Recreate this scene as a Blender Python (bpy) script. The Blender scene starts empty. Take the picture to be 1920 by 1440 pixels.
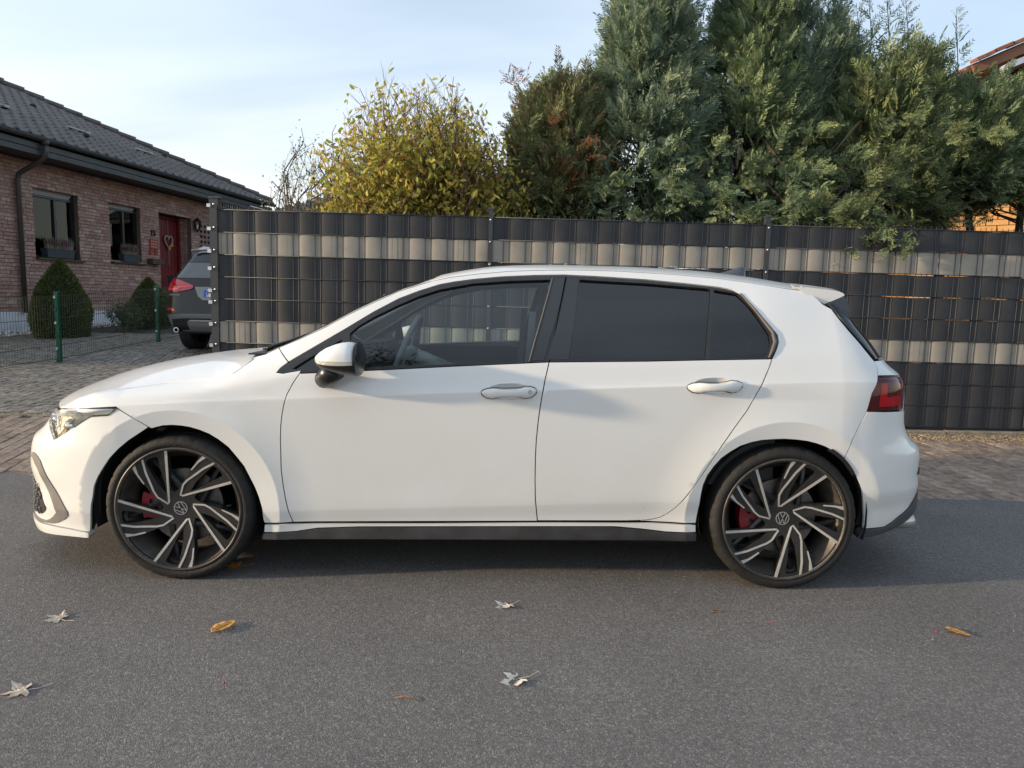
import bpy, bmesh, math, random
import numpy as np
from mathutils import Vector, Matrix, Euler
from mathutils.geometry import delaunay_2d_cdt
PI = math.pi
SC = bpy.context.scene
COL = SC.collection
rng = np.random.default_rng(7)
random.seed(7)

# ------------------------------------------------------------------ camera
cam_d = bpy.data.cameras.new('camera'); cam = bpy.data.objects.new('camera', cam_d); COL.objects.link(cam)
cam_d.sensor_fit = 'HORIZONTAL'; cam_d.sensor_width = 36.0; cam_d.lens = 36.0*1331/1920
cam_d.clip_start = .05; cam_d.clip_end = 3000
PITCH, ROLL, CAMH = 0.11642, 0.02098, 1.24514
cam.location = (0, 0, CAMH)
cam.matrix_world = Matrix.Translation((0, 0, CAMH)) @ Matrix.Rotation(PI/2-PITCH, 4, 'X') @ Matrix.Rotation(ROLL, 4, 'Z')
SC.camera = cam

# ------------------------------------------------------------------ sky, sun, exposure
SUN_EL, SUN_AZ = math.radians(10.5), math.radians(11)     # azimuth: from -X turned towards the camera side (-Y)
sun_dir = Vector((-math.cos(SUN_EL)*math.cos(SUN_AZ), -math.cos(SUN_EL)*math.sin(SUN_AZ), math.sin(SUN_EL)))
W = bpy.data.worlds.new('World'); SC.world = W; W.use_nodes = True
nt = W.node_tree; nt.nodes.clear()
N = nt.nodes.new; L = nt.links.new
out = N('ShaderNodeOutputWorld'); bg = N('ShaderNodeBackground'); sky = N('ShaderNodeTexSky')
sky.sky_type = 'NISHITA'; sky.sun_disc = False; sky.sun_elevation = SUN_EL
sky.sun_rotation = math.atan2(sun_dir.x, sun_dir.y)      # clockwise from +Y
sky.air_density = 1.0; sky.dust_density = 1.2; sky.ozone_density = 1.0
tc = N('ShaderNodeTexCoord'); sep = N('ShaderNodeSeparateXYZ'); L(tc.outputs['Generated'], sep.inputs[0])
az_ = N('ShaderNodeMath'); az_.operation = 'ADD'; az_.inputs[1].default_value = .22; L(sep.outputs['Z'], az_.inputs[0])
dx_ = N('ShaderNodeMath'); dx_.operation = 'DIVIDE'; L(sep.outputs['X'], dx_.inputs[0]); L(az_.outputs[0], dx_.inputs[1])
dy_ = N('ShaderNodeMath'); dy_.operation = 'DIVIDE'; L(sep.outputs['Y'], dy_.inputs[0]); L(az_.outputs[0], dy_.inputs[1])
cmb = N('ShaderNodeCombineXYZ'); L(dx_.outputs[0], cmb.inputs[0]); L(dy_.outputs[0], cmb.inputs[1])
mp = N('ShaderNodeMapping'); mp.inputs['Rotation'].default_value = (0, 0, .5); mp.inputs['Scale'].default_value = (.55, 1.1, 1); mp.inputs['Location'].default_value = (1.3, .4, 0)
L(cmb.outputs[0], mp.inputs[0])
no = N('ShaderNodeTexNoise'); no.inputs['Scale'].default_value = 1.1; no.inputs['Detail'].default_value = 5; no.inputs['Roughness'].default_value = .5; no.inputs['Distortion'].default_value = .4
L(mp.outputs[0], no.inputs[0])
rp = N('ShaderNodeValToRGB'); rp.color_ramp.elements[0].position = .30; rp.color_ramp.elements[1].position = .62
rp.color_ramp.elements[0].color = (.30, .30, .30, 1); rp.color_ramp.elements[1].color = (.90, .90, .90, 1)
L(no.outputs[0], rp.inputs[0])
# thin cloud veil thickens towards the horizon
hz = N('ShaderNodeMapRange'); hz.inputs['From Min'].default_value = 0.0; hz.inputs['From Max'].default_value = .35
hz.inputs['To Min'].default_value = .25; hz.inputs['To Max'].default_value = 0.0; L(sep.outputs['Z'], hz.inputs[0])
ad = N('ShaderNodeMath'); ad.operation = 'ADD'; ad.use_clamp = True; clr = N('ShaderNodeMapRange'); clr.interpolation_type = 'SMOOTHSTEP'; clr.inputs['From Min'].default_value = .15; clr.inputs['From Max'].default_value = .60; clr.inputs['To Min'].default_value = 1.0; clr.inputs['To Max'].default_value = .45; L(sep.outputs['X'], clr.inputs[0])
mcl = N('ShaderNodeMath'); mcl.operation = 'MULTIPLY'; L(rp.outputs[0], mcl.inputs[0]); L(clr.outputs[0], mcl.inputs[1])
L(mcl.outputs[0], ad.inputs[0]); L(hz.outputs[0], ad.inputs[1])
skm = N('ShaderNodeVectorMath'); skm.operation = 'SCALE'; skm.inputs['Scale'].default_value = 1.35; L(sky.outputs[0], skm.inputs[0])
cl_lo = N('ShaderNodeMix'); cl_lo.data_type = 'RGBA'; 
hz2 = N('ShaderNodeMapRange'); hz2.inputs['From Min'].default_value = 0.02; hz2.inputs['From Max'].default_value = .30; L(sep.outputs['Z'], hz2.inputs[0])
L(hz2.outputs[0], cl_lo.inputs[0]); cl_lo.inputs[6].default_value = (6.6, 6.5, 6.0, 1); cl_lo.inputs[7].default_value = (5.3, 6.1, 7.2, 1)
mx = N('ShaderNodeMix'); mx.data_type = 'RGBA'; L(ad.outputs[0], mx.inputs[0]); L(skm.outputs[0], mx.inputs[6]); L(cl_lo.outputs[2], mx.inputs[7])
L(mx.outputs[2], bg.inputs[0]); bg.inputs[1].default_value = .13; L(bg.outputs[0], out.inputs[0])
sd = bpy.data.lights.new('sun', 'SUN'); sd.energy = 4.2; sd.angle = math.radians(2.0); sd.color = (1.0, .79, .54)
sun = bpy.data.objects.new('sun', sd); COL.objects.link(sun); sun.rotation_euler = sun_dir.to_track_quat('Z', 'Y').to_euler(); sun.location = (-20, -5, 12)
SC.view_settings.view_transform = 'Standard'; SC.view_settings.look = 'None'; SC.view_settings.gamma = 1.0
SC.view_settings.use_curve_mapping = False; SC.view_settings.exposure = 0.46
SC.render.engine = 'CYCLES'; SC.cycles.max_bounces = 8; SC.cycles.transparent_max_bounces = 16

# ------------------------------------------------------------------ helpers
def tag(o, label=None, cat=None, group=None, kind=None):
    if label: o['label'] = label
    if cat: o['category'] = cat
    if group: o['group'] = group
    if kind: o['kind'] = kind
    return o
def empty(name, loc=(0, 0, 0), rz=0, label=None, cat=None, group=None):
    o = bpy.data.objects.new(name, None); COL.objects.link(o); o.location = loc; o.rotation_euler = (0, 0, rz)
    o.empty_display_size = .1
    return tag(o, label, cat, group)
def link(o, parent=None):
    COL.objects.link(o)
    if parent is not None: o.parent = parent
    return o
def mesh_np(name, V, F, mat=None, parent=None, smooth=False, rnd=None, kind=None, mats=None, mi=None):
    """V (n,3) array; F list of tuples or (m,k) int array"""
    me = bpy.data.meshes.new(name)
    V = np.asarray(V, np.float32)
    if isinstance(F, np.ndarray):
        m, k = F.shape
        me.vertices.add(len(V)); me.vertices.foreach_set('co', V.ravel())
        me.loops.add(m*k); me.loops.foreach_set('vertex_index', F.astype(np.int32).ravel())
        me.polygons.add(m); me.polygons.foreach_set('loop_start', np.arange(0, m*k, k, dtype=np.int32))
        me.update(calc_edges=True)
    else:
        me.from_pydata([tuple(v) for v in V.tolist()], [], [tuple(f) for f in F]); me.update()
    if smooth: me.polygons.foreach_set('use_smooth', np.ones(len(me.polygons), bool))
    if rnd is not None:
        a = me.attributes.new('rnd', 'FLOAT', 'FACE'); a.data.foreach_set('value', np.asarray(rnd, np.float32))
    if mats:
        for m_ in mats: me.materials.append(m_)
        if mi is not None: me.polygons.foreach_set('material_index', np.asarray(mi, np.int32))
    elif mat: me.materials.append(mat)
    me.update()
    o = bpy.data.objects.new(name, me); link(o, parent)
    if kind: o['kind'] = kind
    return o
class MB:
    """collects primitives into one mesh"""
    def __init__(s): s.v = []; s.f = []; s.r = []
    def add(s, V, F, r=0.5):
        b = len(s.v); s.v.extend([tuple(map(float, v)) for v in V]); s.f.extend([tuple(i+b for i in f) for f in F]); s.r.extend([r]*len(F)); return s
    def box(s, c, d, M=None, r=.5):
        x, y, z = c; a, b, e = d[0]/2, d[1]/2, d[2]/2
        V = [(x-a, y-b, z-e), (x+a, y-b, z-e), (x+a, y+b, z-e), (x-a, y+b, z-e), (x-a, y-b, z+e), (x+a, y-b, z+e), (x+a, y+b, z+e), (x-a, y+b, z+e)]
        if M is not None: V = [tuple(M @ Vector(v)) for v in V]
        return s.add(V, [(0, 3, 2, 1), (4, 5, 6, 7), (0, 1, 5, 4), (1, 2, 6, 5), (2, 3, 7, 6), (3, 0, 4, 7)], r)
    def bbox(s, c, d, bv=.005, M=None, r=.5):
        """box with bevelled vertical & top edges (chamfered block)"""
        x, y, z = c; a, b, e = d[0]/2, d[1]/2, d[2]/2
        V = []
        for (k, zz) in ((0, z-e), (0, z+e-bv), (bv, z+e)):
            V += [(x-a+k, y-b+k, zz), (x+a-k, y-b+k, zz), (x+a-k, y+b-k, zz), (x-a+k, y+b-k, zz)]
        F = [(8, 9, 10, 11)]
        for l in (0, 4):
            for i in range(4):
                j = (i+1) % 4; F.append((l+i, l+j, l+4+j, l+4+i))
        if M is not None: V = [tuple(M @ Vector(v)) for v in V]
        return s.add(V, F, r)
    def tube(s, pts, rad, n=8, cap=True, r=.5):
        pts = [Vector(p) for p in pts]; rad = rad if hasattr(rad, '__len__') else [rad]*len(pts)
        V = []; prev = None
        for i, p in enumerate(pts):
            t = (pts[min(i+1, len(pts)-1)]-pts[max(i-1, 0)]).normalized()
            if prev is None:
                u = t.orthogonal().normalized()
            else:
                u = (prev-t*prev.dot(t));  u = u.normalized() if u.length > 1e-6 else t.orthogonal().normalized()
            prev = u; w = t.cross(u)
            for k in range(n):
                a = 2*PI*k/n; V.append(p+(u*math.cos(a)+w*math.sin(a))*rad[i])
        F = []
        for i in range(len(pts)-1):
            for k in range(n):
                F.append((i*n+k, i*n+(k+1) % n, (i+1)*n+(k+1) % n, (i+1)*n+k))
        if cap: F.append(tuple(range(n))[::-1]); F.append(tuple((len(pts)-1)*n+k for k in range(n)))
        return s.add(V, F, r)
    def lathe(s, prof, c=(0, 0, 0), axis='Z', n=32, r=.5, close=False):
        V = []
        for (rr, h) in prof:
            for k in range(n):
                a = 2*PI*k/n
                if axis == 'Z': V.append((c[0]+rr*math.cos(a), c[1]+rr*math.sin(a), c[2]+h))
                else: V.append((c[0]+rr*math.cos(a), c[1]+h, c[2]+rr*math.sin(a)))
        F = []
        m = len(prof)
        for i in range(m-1 if not close else m):
            for k in range(n):
                i2 = (i+1) % m
                f = (i*n+k, i*n+(k+1) % n, i2*n+(k+1) % n, i2*n+k)
                F.append(f if axis == 'Z' else f[::-1])
        return s.add(V, F, r)
    def build(s, name, mat, parent=None, smooth=False, kind=None, rnd=False, autos=None):
        o = mesh_np(name, np.array(s.v), s.f, mat, parent, smooth, s.r if rnd else None, kind)
        if autos: sharp(o, autos)
        return o
def sharp(o, deg=35):
    me = o.data; me.polygons.foreach_set('use_smooth', np.ones(len(me.polygons), bool))
    bm = bmesh.new(); bm.from_mesh(me)
    for e in bm.edges:
        if len(e.link_faces) == 2 and e.calc_face_angle(0) > math.radians(deg): e.smooth = False
    bm.to_mesh(me); bm.free(); me.update()
def recalc(o):
    bm = bmesh.new(); bm.from_mesh(o.data); bmesh.ops.recalc_face_normals(bm, faces=bm.faces); bm.to_mesh(o.data); bm.free()
def copy_tree(o, parent=None):
    c = o.copy(); COL.objects.link(c)
    if parent is not None: c.parent = parent
    for ch in list(o.children): copy_tree(ch, c)
    return c

# ------------------------------------------------------------------ materials
MT = {}
def newmat(name):
    m = bpy.data.materials.new(name); m.use_nodes = True; MT[name] = m
    t = m.node_tree; b = t.nodes['Principled BSDF']; return m, t, b
def simple(name, col, rough=.5, metal=0, coat=0, spec=.5, bump=0, bscale=50, var=0, vscale=8, emit=None, coat_rough=.03):
    m, t, b = newmat(name)
    b.inputs['Base Color'].default_value = (*col, 1); b.inputs['Roughness'].default_value = rough; b.inputs['Metallic'].default_value = metal
    b.inputs['Coat Weight'].default_value = coat; b.inputs['Coat Roughness'].default_value = coat_rough; b.inputs['Specular IOR Level'].default_value = spec
    tcn = t.nodes.new('ShaderNodeTexCoord')
    if var:
        n = t.nodes.new('ShaderNodeTexNoise'); n.inputs['Scale'].default_value = vscale; n.inputs['Detail'].default_value = 6; n.inputs['Roughness'].default_value = .6
        t.links.new(tcn.outputs['Object'], n.inputs[0])
        mr = t.nodes.new('ShaderNodeMapRange'); mr.inputs['From Min'].default_value = .3; mr.inputs['From Max'].default_value = .7
        mr.inputs['To Min'].default_value = 1-var; mr.inputs['To Max'].default_value = 1+var; t.links.new(n.outputs[0], mr.inputs[0])
        vm = t.nodes.new('ShaderNodeVectorMath'); vm.operation = 'SCALE'; vm.inputs[0].default_value = col; t.links.new(mr.outputs[0], vm.inputs['Scale'])
        t.links.new(vm.outputs[0], b.inputs['Base Color'])
    if bump:
        n2 = t.nodes.new('ShaderNodeTexNoise'); n2.inputs['Scale'].default_value = bscale; n2.inputs['Detail'].default_value = 4
        t.links.new(tcn.outputs['Object'], n2.inputs[0]); bp = t.nodes.new('ShaderNodeBump'); bp.inputs['Strength'].default_value = bump; bp.inputs['Distance'].default_value = .01
        t.links.new(n2.outputs[0], bp.inputs['Height']); t.links.new(bp.outputs[0], b.inputs['Normal'])
    if emit: b.inputs['Emission Color'].default_value = (*emit, 1); b.inputs['Emission Strength'].default_value = 1
    return m
def varied(name, cols, rough=.85, src='attr', bump=.4, bscale=60, nvar=.25, nscale=25, spec=.3, trans=0):
    """colour picked per piece (face attribute 'rnd' or the object's own random number) from a ramp, plus grain"""
    m, t, b = newmat(name); nd = t.nodes.new; lk = t.links.new
    if src == 'attr':
        a = nd('ShaderNodeAttribute'); a.attribute_name = 'rnd'; fac = a.outputs['Fac']
    else:
        a = nd('ShaderNodeObjectInfo'); fac = a.outputs['Random']
    r = nd('ShaderNodeValToRGB'); el = r.color_ramp.elements
    while len(el) < len(cols): el.new(.5)
    for i, c in enumerate(cols): el[i].position = i/(len(cols)-1); el[i].color = (*c, 1)
    lk(fac, r.inputs[0])
    tcn = nd('ShaderNodeTexCoord'); g = nd('ShaderNodeNewGeometry')
    n = nd('ShaderNodeTexNoise'); n.inputs['Scale'].default_value = nscale; n.inputs['Detail'].default_value = 5; n.inputs['Roughness'].default_value = .65
    lk(g.outputs['Position'], n.inputs[0])
    mr = nd('ShaderNodeMapRange'); mr.inputs['From Min'].default_value = .3; mr.inputs['From Max'].default_value = .7
    mr.inputs['To Min'].default_value = 1-nvar; mr.inputs['To Max'].default_value = 1+nvar; lk(n.outputs[0], mr.inputs[0])
    vm = nd('ShaderNodeVectorMath'); vm.operation = 'SCALE'; lk(r.outputs[0], vm.inputs[0]); lk(mr.outputs[0], vm.inputs['Scale'])
    lk(vm.outputs[0], b.inputs['Base Color']); b.inputs['Roughness'].default_value = rough; b.inputs['Specular IOR Level'].default_value = spec
    if bump:
        n2 = nd('ShaderNodeTexNoise'); n2.inputs['Scale'].default_value = bscale; n2.inputs['Detail'].default_value = 4; lk(g.outputs['Position'], n2.inputs[0])
        bp = nd('ShaderNodeBump'); bp.inputs['Strength'].default_value = bump; bp.inputs['Distance'].default_value = .01; lk(n2.outputs[0], bp.inputs['Height']); lk(bp.outputs[0], b.inputs['Normal'])
    if trans:
        tr = nd('ShaderNodeBsdfTranslucent'); lk(vm.outputs[0], tr.inputs[0]); ms = nd('ShaderNodeMixShader'); ms.inputs[0].default_value = trans
        o_ = t.nodes['Material Output']; lk(b.outputs[0], ms.inputs[1]); lk(tr.outputs[0], ms.inputs[2]); lk(ms.outputs[0], o_.inputs[0])
    return m
def glass(name, tint, ior=1.5, rough=0.0, base=None, op=0.0):
    """thin pane: see-through tint plus mirror reflection by Fresnel; op = part that is opaque dark film"""
    m, t, b = newmat(name); nd = t.nodes.new; lk = t.links.new
    tr = nd('ShaderNodeBsdfTransparent'); tr.inputs[0].default_value = (*tint, 1)
    gl = nd('ShaderNodeBsdfGlossy'); gl.inputs['Roughness'].default_value = rough; gl.inputs[0].default_value = (1, 1, 1, 1)
    fr = nd('ShaderNodeFresnel'); fr.inputs[0].default_value = ior
    ms = nd('ShaderNodeMixShader'); lk(fr.outputs[0], ms.inputs[0]); 
    if op:
        df = nd('ShaderNodeBsdfDiffuse'); df.inputs[0].default_value = (*base, 1); m2 = nd('ShaderNodeMixShader'); m2.inputs[0].default_value = op
        lk(tr.outputs[0], m2.inputs[1]); lk(df.outputs[0], m2.inputs[2]); lk(m2.outputs[0], ms.inputs[1])
    else: lk(tr.outputs[0], ms.inputs[1])
    lk(gl.outputs[0], ms.inputs[2]); lk(ms.outputs[0], t.nodes['Material Output'].inputs[0]); t.nodes.remove(b)
    return m

def paint_mat():
    m, t, b = newmat('white_paint'); nd = t.nodes.new; lk = t.links.new
    tcn = nd('ShaderNodeTexCoord')
    n = nd('ShaderNodeTexNoise'); n.inputs['Scale'].default_value = 3.0; n.inputs['Detail'].default_value = 8; n.inputs['Roughness'].default_value = .7; lk(tcn.outputs['Object'], n.inputs[0])
    sp = nd('ShaderNodeSeparateXYZ'); lk(tcn.outputs['Object'], sp.inputs[0])
    zr = nd('ShaderNodeMapRange'); zr.inputs['From Min'].default_value = .15; zr.inputs['From Max'].default_value = .75; zr.inputs['To Min'].default_value = .55; zr.inputs['To Max'].default_value = 0.06; lk(sp.outputs['Z'], zr.inputs[0])
    nr = nd('ShaderNodeMapRange'); nr.inputs['From Min'].default_value = .35; nr.inputs['From Max'].default_value = .75; lk(n.outputs[0], nr.inputs[0])
    mu = nd('ShaderNodeMath'); mu.operation = 'MULTIPLY'; lk(zr.outputs[0], mu.inputs[0]); lk(nr.outputs[0], mu.inputs[1])
    mc = nd('ShaderNodeMix'); mc.data_type = 'RGBA'; mc.inputs[6].default_value = (.715, .715, .705, 1); mc.inputs[7].default_value = (.58, .555, .50, 1); lk(mu.outputs[0], mc.inputs[0])
    # fine road-dirt specks
    n2 = nd('ShaderNodeTexNoise'); n2.inputs['Scale'].default_value = 90; n2.inputs['Detail'].default_value = 2; lk(tcn.outputs['Object'], n2.inputs[0])
    r2 = nd('ShaderNodeMapRange'); r2.inputs['From Min'].default_value = .70; r2.inputs['From Max'].default_value = .78; r2.inputs['To Max'].default_value = .5; lk(n2.outputs[0], r2.inputs[0])
    m2 = nd('ShaderNodeMath'); m2.operation = 'MULTIPLY'; lk(r2.outputs[0], m2.inputs[0]); lk(zr.outputs[0], m2.inputs[1])
    mc2 = nd('ShaderNodeMix'); mc2.data_type = 'RGBA'; mc2.inputs[7].default_value = (.2, .17, .13, 1); lk(mc.outputs[2], mc2.inputs[6]); lk(m2.outputs[0], mc2.inputs[0])
    lk(mc2.outputs[2], b.inputs['Base Color']); b.inputs['Roughness'].default_value = .45; b.inputs['Coat Weight'].default_value = .7
    cr = nd('ShaderNodeMapRange'); cr.inputs['To Min'].default_value = .02; cr.inputs['To Max'].default_value = .09; lk(n.outputs[0], cr.inputs[0]); lk(cr.outputs[0], b.inputs['Coat Roughness'])
    return m
M_paint = paint_mat()
M_gap = simple('gap_black', (.006, .006, .006), .8)
M_trim = simple('black_trim', (.018, .018, .018), .32, spec=.5, var=.3, vscale=30)
M_piano = simple('piano_black', (.010, .011, .014), .18, coat=.35)
M_grey = simple('grey_plastic', (.16, .15, .14), .5, var=.15, vscale=12)
M_sill = simple('dark_grey_sill', (.045, .044, .046), .42, var=.35, vscale=9)
M_rubber = simple('rubber', (.017, .016, .015), .72, bump=.3, bscale=120, var=.35, vscale=7, spec=.35)
M_liner = simple('wheel_liner', (.008, .008, .008), .9)
M_rimblk = simple('rim_black', (.020, .019, .018), .38, var=.35, vscale=14, spec=.5)
M_rimsil = simple('rim_machined', (.62, .59, .55), .32, metal=.5, var=.12, vscale=20)
M_barrel = simple('rim_barrel', (.065, .056, .048), .45, metal=.4, var=.4, vscale=18)
M_disc = simple('brake_disc', (.20, .19, .18), .35, metal=.9, var=.3, vscale=20)
M_red = simple('caliper_red', (.20, .006, .014), .4, coat=.3)
M_chrome = simple('chrome', (.75, .75, .76), .12, metal=1)
M_silver = simple('silver', (.55, .55, .55), .3, metal=.7)
M_int = simple('interior_dark', (.030, .031, .033), .65, var=.2)
M_int2 = simple('interior_grey', (.22, .24, .24), .5)
M_glass_f = glass('glass_front', (.80, .88, .86), 1.58)
M_glass_r = glass('glass_tinted', (.045, .055, .065), 1.62)
M_glass_w = glass('glass_clear', (.82, .86, .86), 1.45)
M_lens = glass('lens_clear', (.93, .93, .90), 1.40)
M_lensred = glass('lens_red', (.88, .42, .48), 1.42)
M_redpl = simple('lamp_red', (.80, .03, .06), .3, coat=.6)
M_redbr = simple('lamp_red_bright', (.85, .03, .05), .3, coat=.6)
M_maroon = simple('lamp_maroon', (.12, .03, .04), .3, coat=.6)
# ---------------------------------------------------------------- car body surface (car's own metres)
import numpy as np
def pchip(xk, yk, x):
    """xk,yk: (n,m) knots per point (or (m,)), x: (n,) -> (n,)"""
    x = np.asarray(x, float)
    xk = np.broadcast_to(xk, (len(x), np.shape(xk)[-1])).astype(float)
    yk = np.broadcast_to(yk, (len(x), np.shape(yk)[-1])).astype(float)
    hh = np.diff(xk, axis=1); dl = np.diff(yk, axis=1)/hh
    w1 = 2*hh[:, 1:]+hh[:, :-1]; w2 = hh[:, 1:]+2*hh[:, :-1]
    same = (dl[:, :-1]*dl[:, 1:]) > 0
    with np.errstate(divide='ignore', invalid='ignore'):
        m = (w1+w2)/(w1/dl[:, :-1]+w2/dl[:, 1:])
    m = np.where(same, m, 0.0)
    m = np.concatenate([dl[:, :1], m, dl[:, -1:]], axis=1)
    i = np.clip((x[:, None] >= xk[:, 1:-1]).sum(1), 0, xk.shape[1]-2)
    r = np.arange(len(x)); x0 = xk[r, i]; h_ = hh[r, i]; s = (x-x0)/h_
    y0 = yk[r, i]; y1 = yk[r, i+1]; m0 = m[r, i]; m1 = m[r, i+1]
    s2 = s*s; s3 = s2*s
    y = (2*s3-3*s2+1)*y0+(s3-2*s2+s)*h_*m0+(-2*s3+3*s2)*y1+(s3-s2)*h_*m1
    y = np.where(s < 0, y0+(x-x0)*m0, y)
    return np.where(s > 1, y1+(x-x0-h_)*m1, y)

XA, XB, LF, LR = -0.25, 2.85, 1.25, 1.25
WHEELS = ((0.0, .322), (2.627, .322))
LOWZ = [.08, .17, .20, .272, .284, .343, .353, .45, .58, .70]
LOWY = [.80, .850, .858, .861, .862, .8745, .8765, .880, .8835, .885]
STX = [-.25, .10, .30, .50, .80, 1.25, 2.50, 2.85]
#            T            K1            K2            K3            K4            K5
UPZ = [[.765, .800, .825, .845, .855, .862], [.790, .835, .865, .890, .905, .915],
       [.801, .868, .922, .965, 1.00, 1.03], [.812, .905, .950, 1.05, 1.19, 1.30],
       [.829, .935, 1.01, 1.18, 1.32, 1.42], [.853, .965, 1.04, 1.22, 1.39, 1.46],
       [.913, 1.012, 1.08, 1.24, 1.38, 1.45], [.926, 1.01, 1.10, 1.25, 1.37, 1.44]]
UPY = [[.884, .866, .815, .715, .60, .48], [.885, .870, .828, .750, .64, .50],
       [.885, .868, .825, .750, .65, .55], [.885, .862, .836, .765, .65, .54],
       [.885, .859, .826, .730, .62, .53], [.885, .857, .824, .722, .592, .52],
       [.882, .848, .815, .722, .600, .53], [.875, .840, .792, .690, .585, .52]]
FZ_ = [.08, .14, .20, .28, .36, .45, .52, .58, .62, .68, .72, .78, .86]
FX_ = [-.80, -.83, -.85, -.86, -.87, -.88, -.88, -.865, -.84, -.80, -.76, -.68, -.55]
RZ_ = [.10, .20, .28, .34, .42, .50, .56, .61, .65, .75, .88, .94, 1.0, 1.1, 1.2, 1.3, 1.4]
RX_ = [3.25, 3.31, 3.36, 3.41, 3.42, 3.425, 3.40, 3.36, 3.345, 3.335, 3.335, 3.32, 3.25, 3.17, 3.08, 2.99, 2.90]
def hw(x, z):
    n = len(x); x = np.clip(x, XA, XB)
    uz = np.stack([pchip(np.array(STX), np.array(UPZ)[:, k], x) for k in range(6)], 1)
    uy = np.stack([pchip(np.array(STX), np.array(UPY)[:, k], x) for k in range(6)], 1)
    lz = np.tile(LOWZ, (n, 1)); lz[:, 1:7] += (.0415*(x-.487)-.026)[:, None]
    k0z = uz[:, :1]+.007; k0y = uy[:, :1]-.003
    zk = np.concatenate([lz, uz[:, :1], k0z, uz[:, 1:]], 1); yk = np.concatenate([np.tile(LOWY, (n, 1)), uy[:, :1], k0y, uy[:, 1:]], 1)
    return np.maximum(pchip(zk, yk, z), .02)
def xfront(z): return pchip(np.array(FZ_), np.array(FX_), z)
def xrear(z): return pchip(np.array(RZ_), np.array(RX_), z)
def bez(a, b, c, d, u): return (1-u)**3*a+3*(1-u)**2*u*b+3*(1-u)*u*u*c+u**3*d
def flare(x, z):
    o = np.zeros(len(x))
    for cx, cz in WHEELS:
        r = np.hypot(x-cx, z-cz)
        s = np.clip((.60-r)/(.60-.432), 0, 1); s = s*s
        inn = np.clip((.432-r)/(.432-.345), 0, 1.3)
        o = np.maximum(o, .013*s-.011*inn*(r < .6))
    return o
def SS(t, z):
    """side surface, near side: returns (n,3) with y<0"""
    t = np.asarray(t, float); z = np.asarray(z, float)
    x = t.copy(); y = hw(t, z)
    f = t < XA; b = t > XB
    if f.any():
        u = np.clip((XA-t[f])/LF, 0, 1.02); xf = xfront(z[f]); w = hw(np.full(f.sum(), XA), z[f])
        D = XA-xf
        x[f] = bez(XA, XA-.60*D, xf, xf, u); y[f] = bez(w, w*.985, w*.80, 0, u)
    if b.any():
        u = np.clip((t[b]-XB)/LR, 0, 1.02); xr = xrear(z[b]); w = hw(np.full(b.sum(), XB), z[b])
        D = xr-XB
        x[b] = bez(XB, XB+.66*D, xr-.01, xr, u); y[b] = bez(w, w*.98, w*.88, 0, u)
    y = y+flare(x, z)*(z < .85)
    return np.stack([x, -y, z], 1)

def TS(s, v, E3, SK, CS, CX, CZ):
    """hood / windscreen / roof surface between the edge curve E3 (at SK) and the centreline; v 0 edge, 1 centre, 2 far edge"""
    s = np.asarray(s, float); v = np.asarray(v, float)
    sgn = np.where(v > 1, 1.0, -1.0); w = np.where(v > 1, 2-v, v)
    xe = np.interp(s, SK, E3[:, 0]); ye = -np.interp(s, SK, E3[:, 1]); ze = np.interp(s, SK, E3[:, 2])
    xc = pchip(np.array(CS), np.array(CX), s); zc = pchip(np.array(CS), np.array(CZ), s)
    ex = 3.3-np.clip((s-1.0)/.1, 0, 1)*1.0+np.clip((s-1.9)/.12, 0, 1)*2.2; g = 1-(1-w)**ex; gx = 1-(1-w)**1.8
    return np.stack([xe+(xc-xe)*gx, sgn*ye*(1-w), ze+(zc-ze)*g], 1)
E3 = np.array([[-0.555, -0.766, 0.741], [-0.512, -0.798, 0.75], [-0.446, -0.817, 0.786], [-0.37, -0.823, 0.812], [-0.306, -0.81, 0.824], [-0.229, -0.789, 0.835], [-0.082, -0.777, 0.856], [0.034, -0.787, 0.869], [0.137, -0.811, 0.881], [0.195, -0.811, 0.899], [0.227, -0.81, 0.912], [0.252, -0.778, 0.935], [0.263, -0.765, 0.948], [0.283, -0.735, 0.968], [0.336, -0.735, 0.989], [0.398, -0.742, 1.019], [0.491, -0.755, 1.059], [0.606, -0.747, 1.115], [0.691, -0.728, 1.165], [0.807, -0.698, 1.226], [0.914, -0.667, 1.278], [1.056, -0.639, 1.327], [1.137, -0.628, 1.345], [1.245, -0.616, 1.362], [1.409, -0.601, 1.38], [1.531, -0.595, 1.387], [1.715, -0.591, 1.393], [1.898, -0.592, 1.392], [2.154, -0.6, 1.382], [2.355, -0.613, 1.368], [2.505, -0.628, 1.35], [2.653, -0.64, 1.329], [2.723, -0.641, 1.321]])
SK = np.array([0.0, 0.0582, 0.1409, 0.2263, 0.2976, 0.3833, 0.5429, 0.6686, 0.7818, 0.8467, 0.883, 0.9331, 0.956, 1.0, 1.0545, 1.12, 1.2414, 1.3936, 1.5128, 1.6729, 1.8183, 2.0, 2.0498, 2.1151, 2.214, 2.2868, 2.3961, 2.5054, 2.6579, 2.7779, 2.8683, 2.9576, 3.0])
CS = [0, 0.05, 0.12, 0.2, 0.35, 0.5, 0.7, 0.85, 1, 1.12, 1.4, 1.7, 2, 2.15, 2.3, 2.5, 2.7, 2.85, 3]
CX = [-0.87, -0.84, -0.77, -0.69, -0.53, -0.36, -0.14, 0.02, 0.18, 0.34, 0.58, 0.85, 1.14, 1.42, 1.7, 2.05, 2.38, 2.64, 2.86]
CZ = [0.718, 0.736, 0.769, 0.801, 0.857, 0.9, 0.937, 0.954, 0.985, 1.03, 1.16, 1.29, 1.375, 1.419, 1.43, 1.428, 1.415, 1.39, 1.356]
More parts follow.
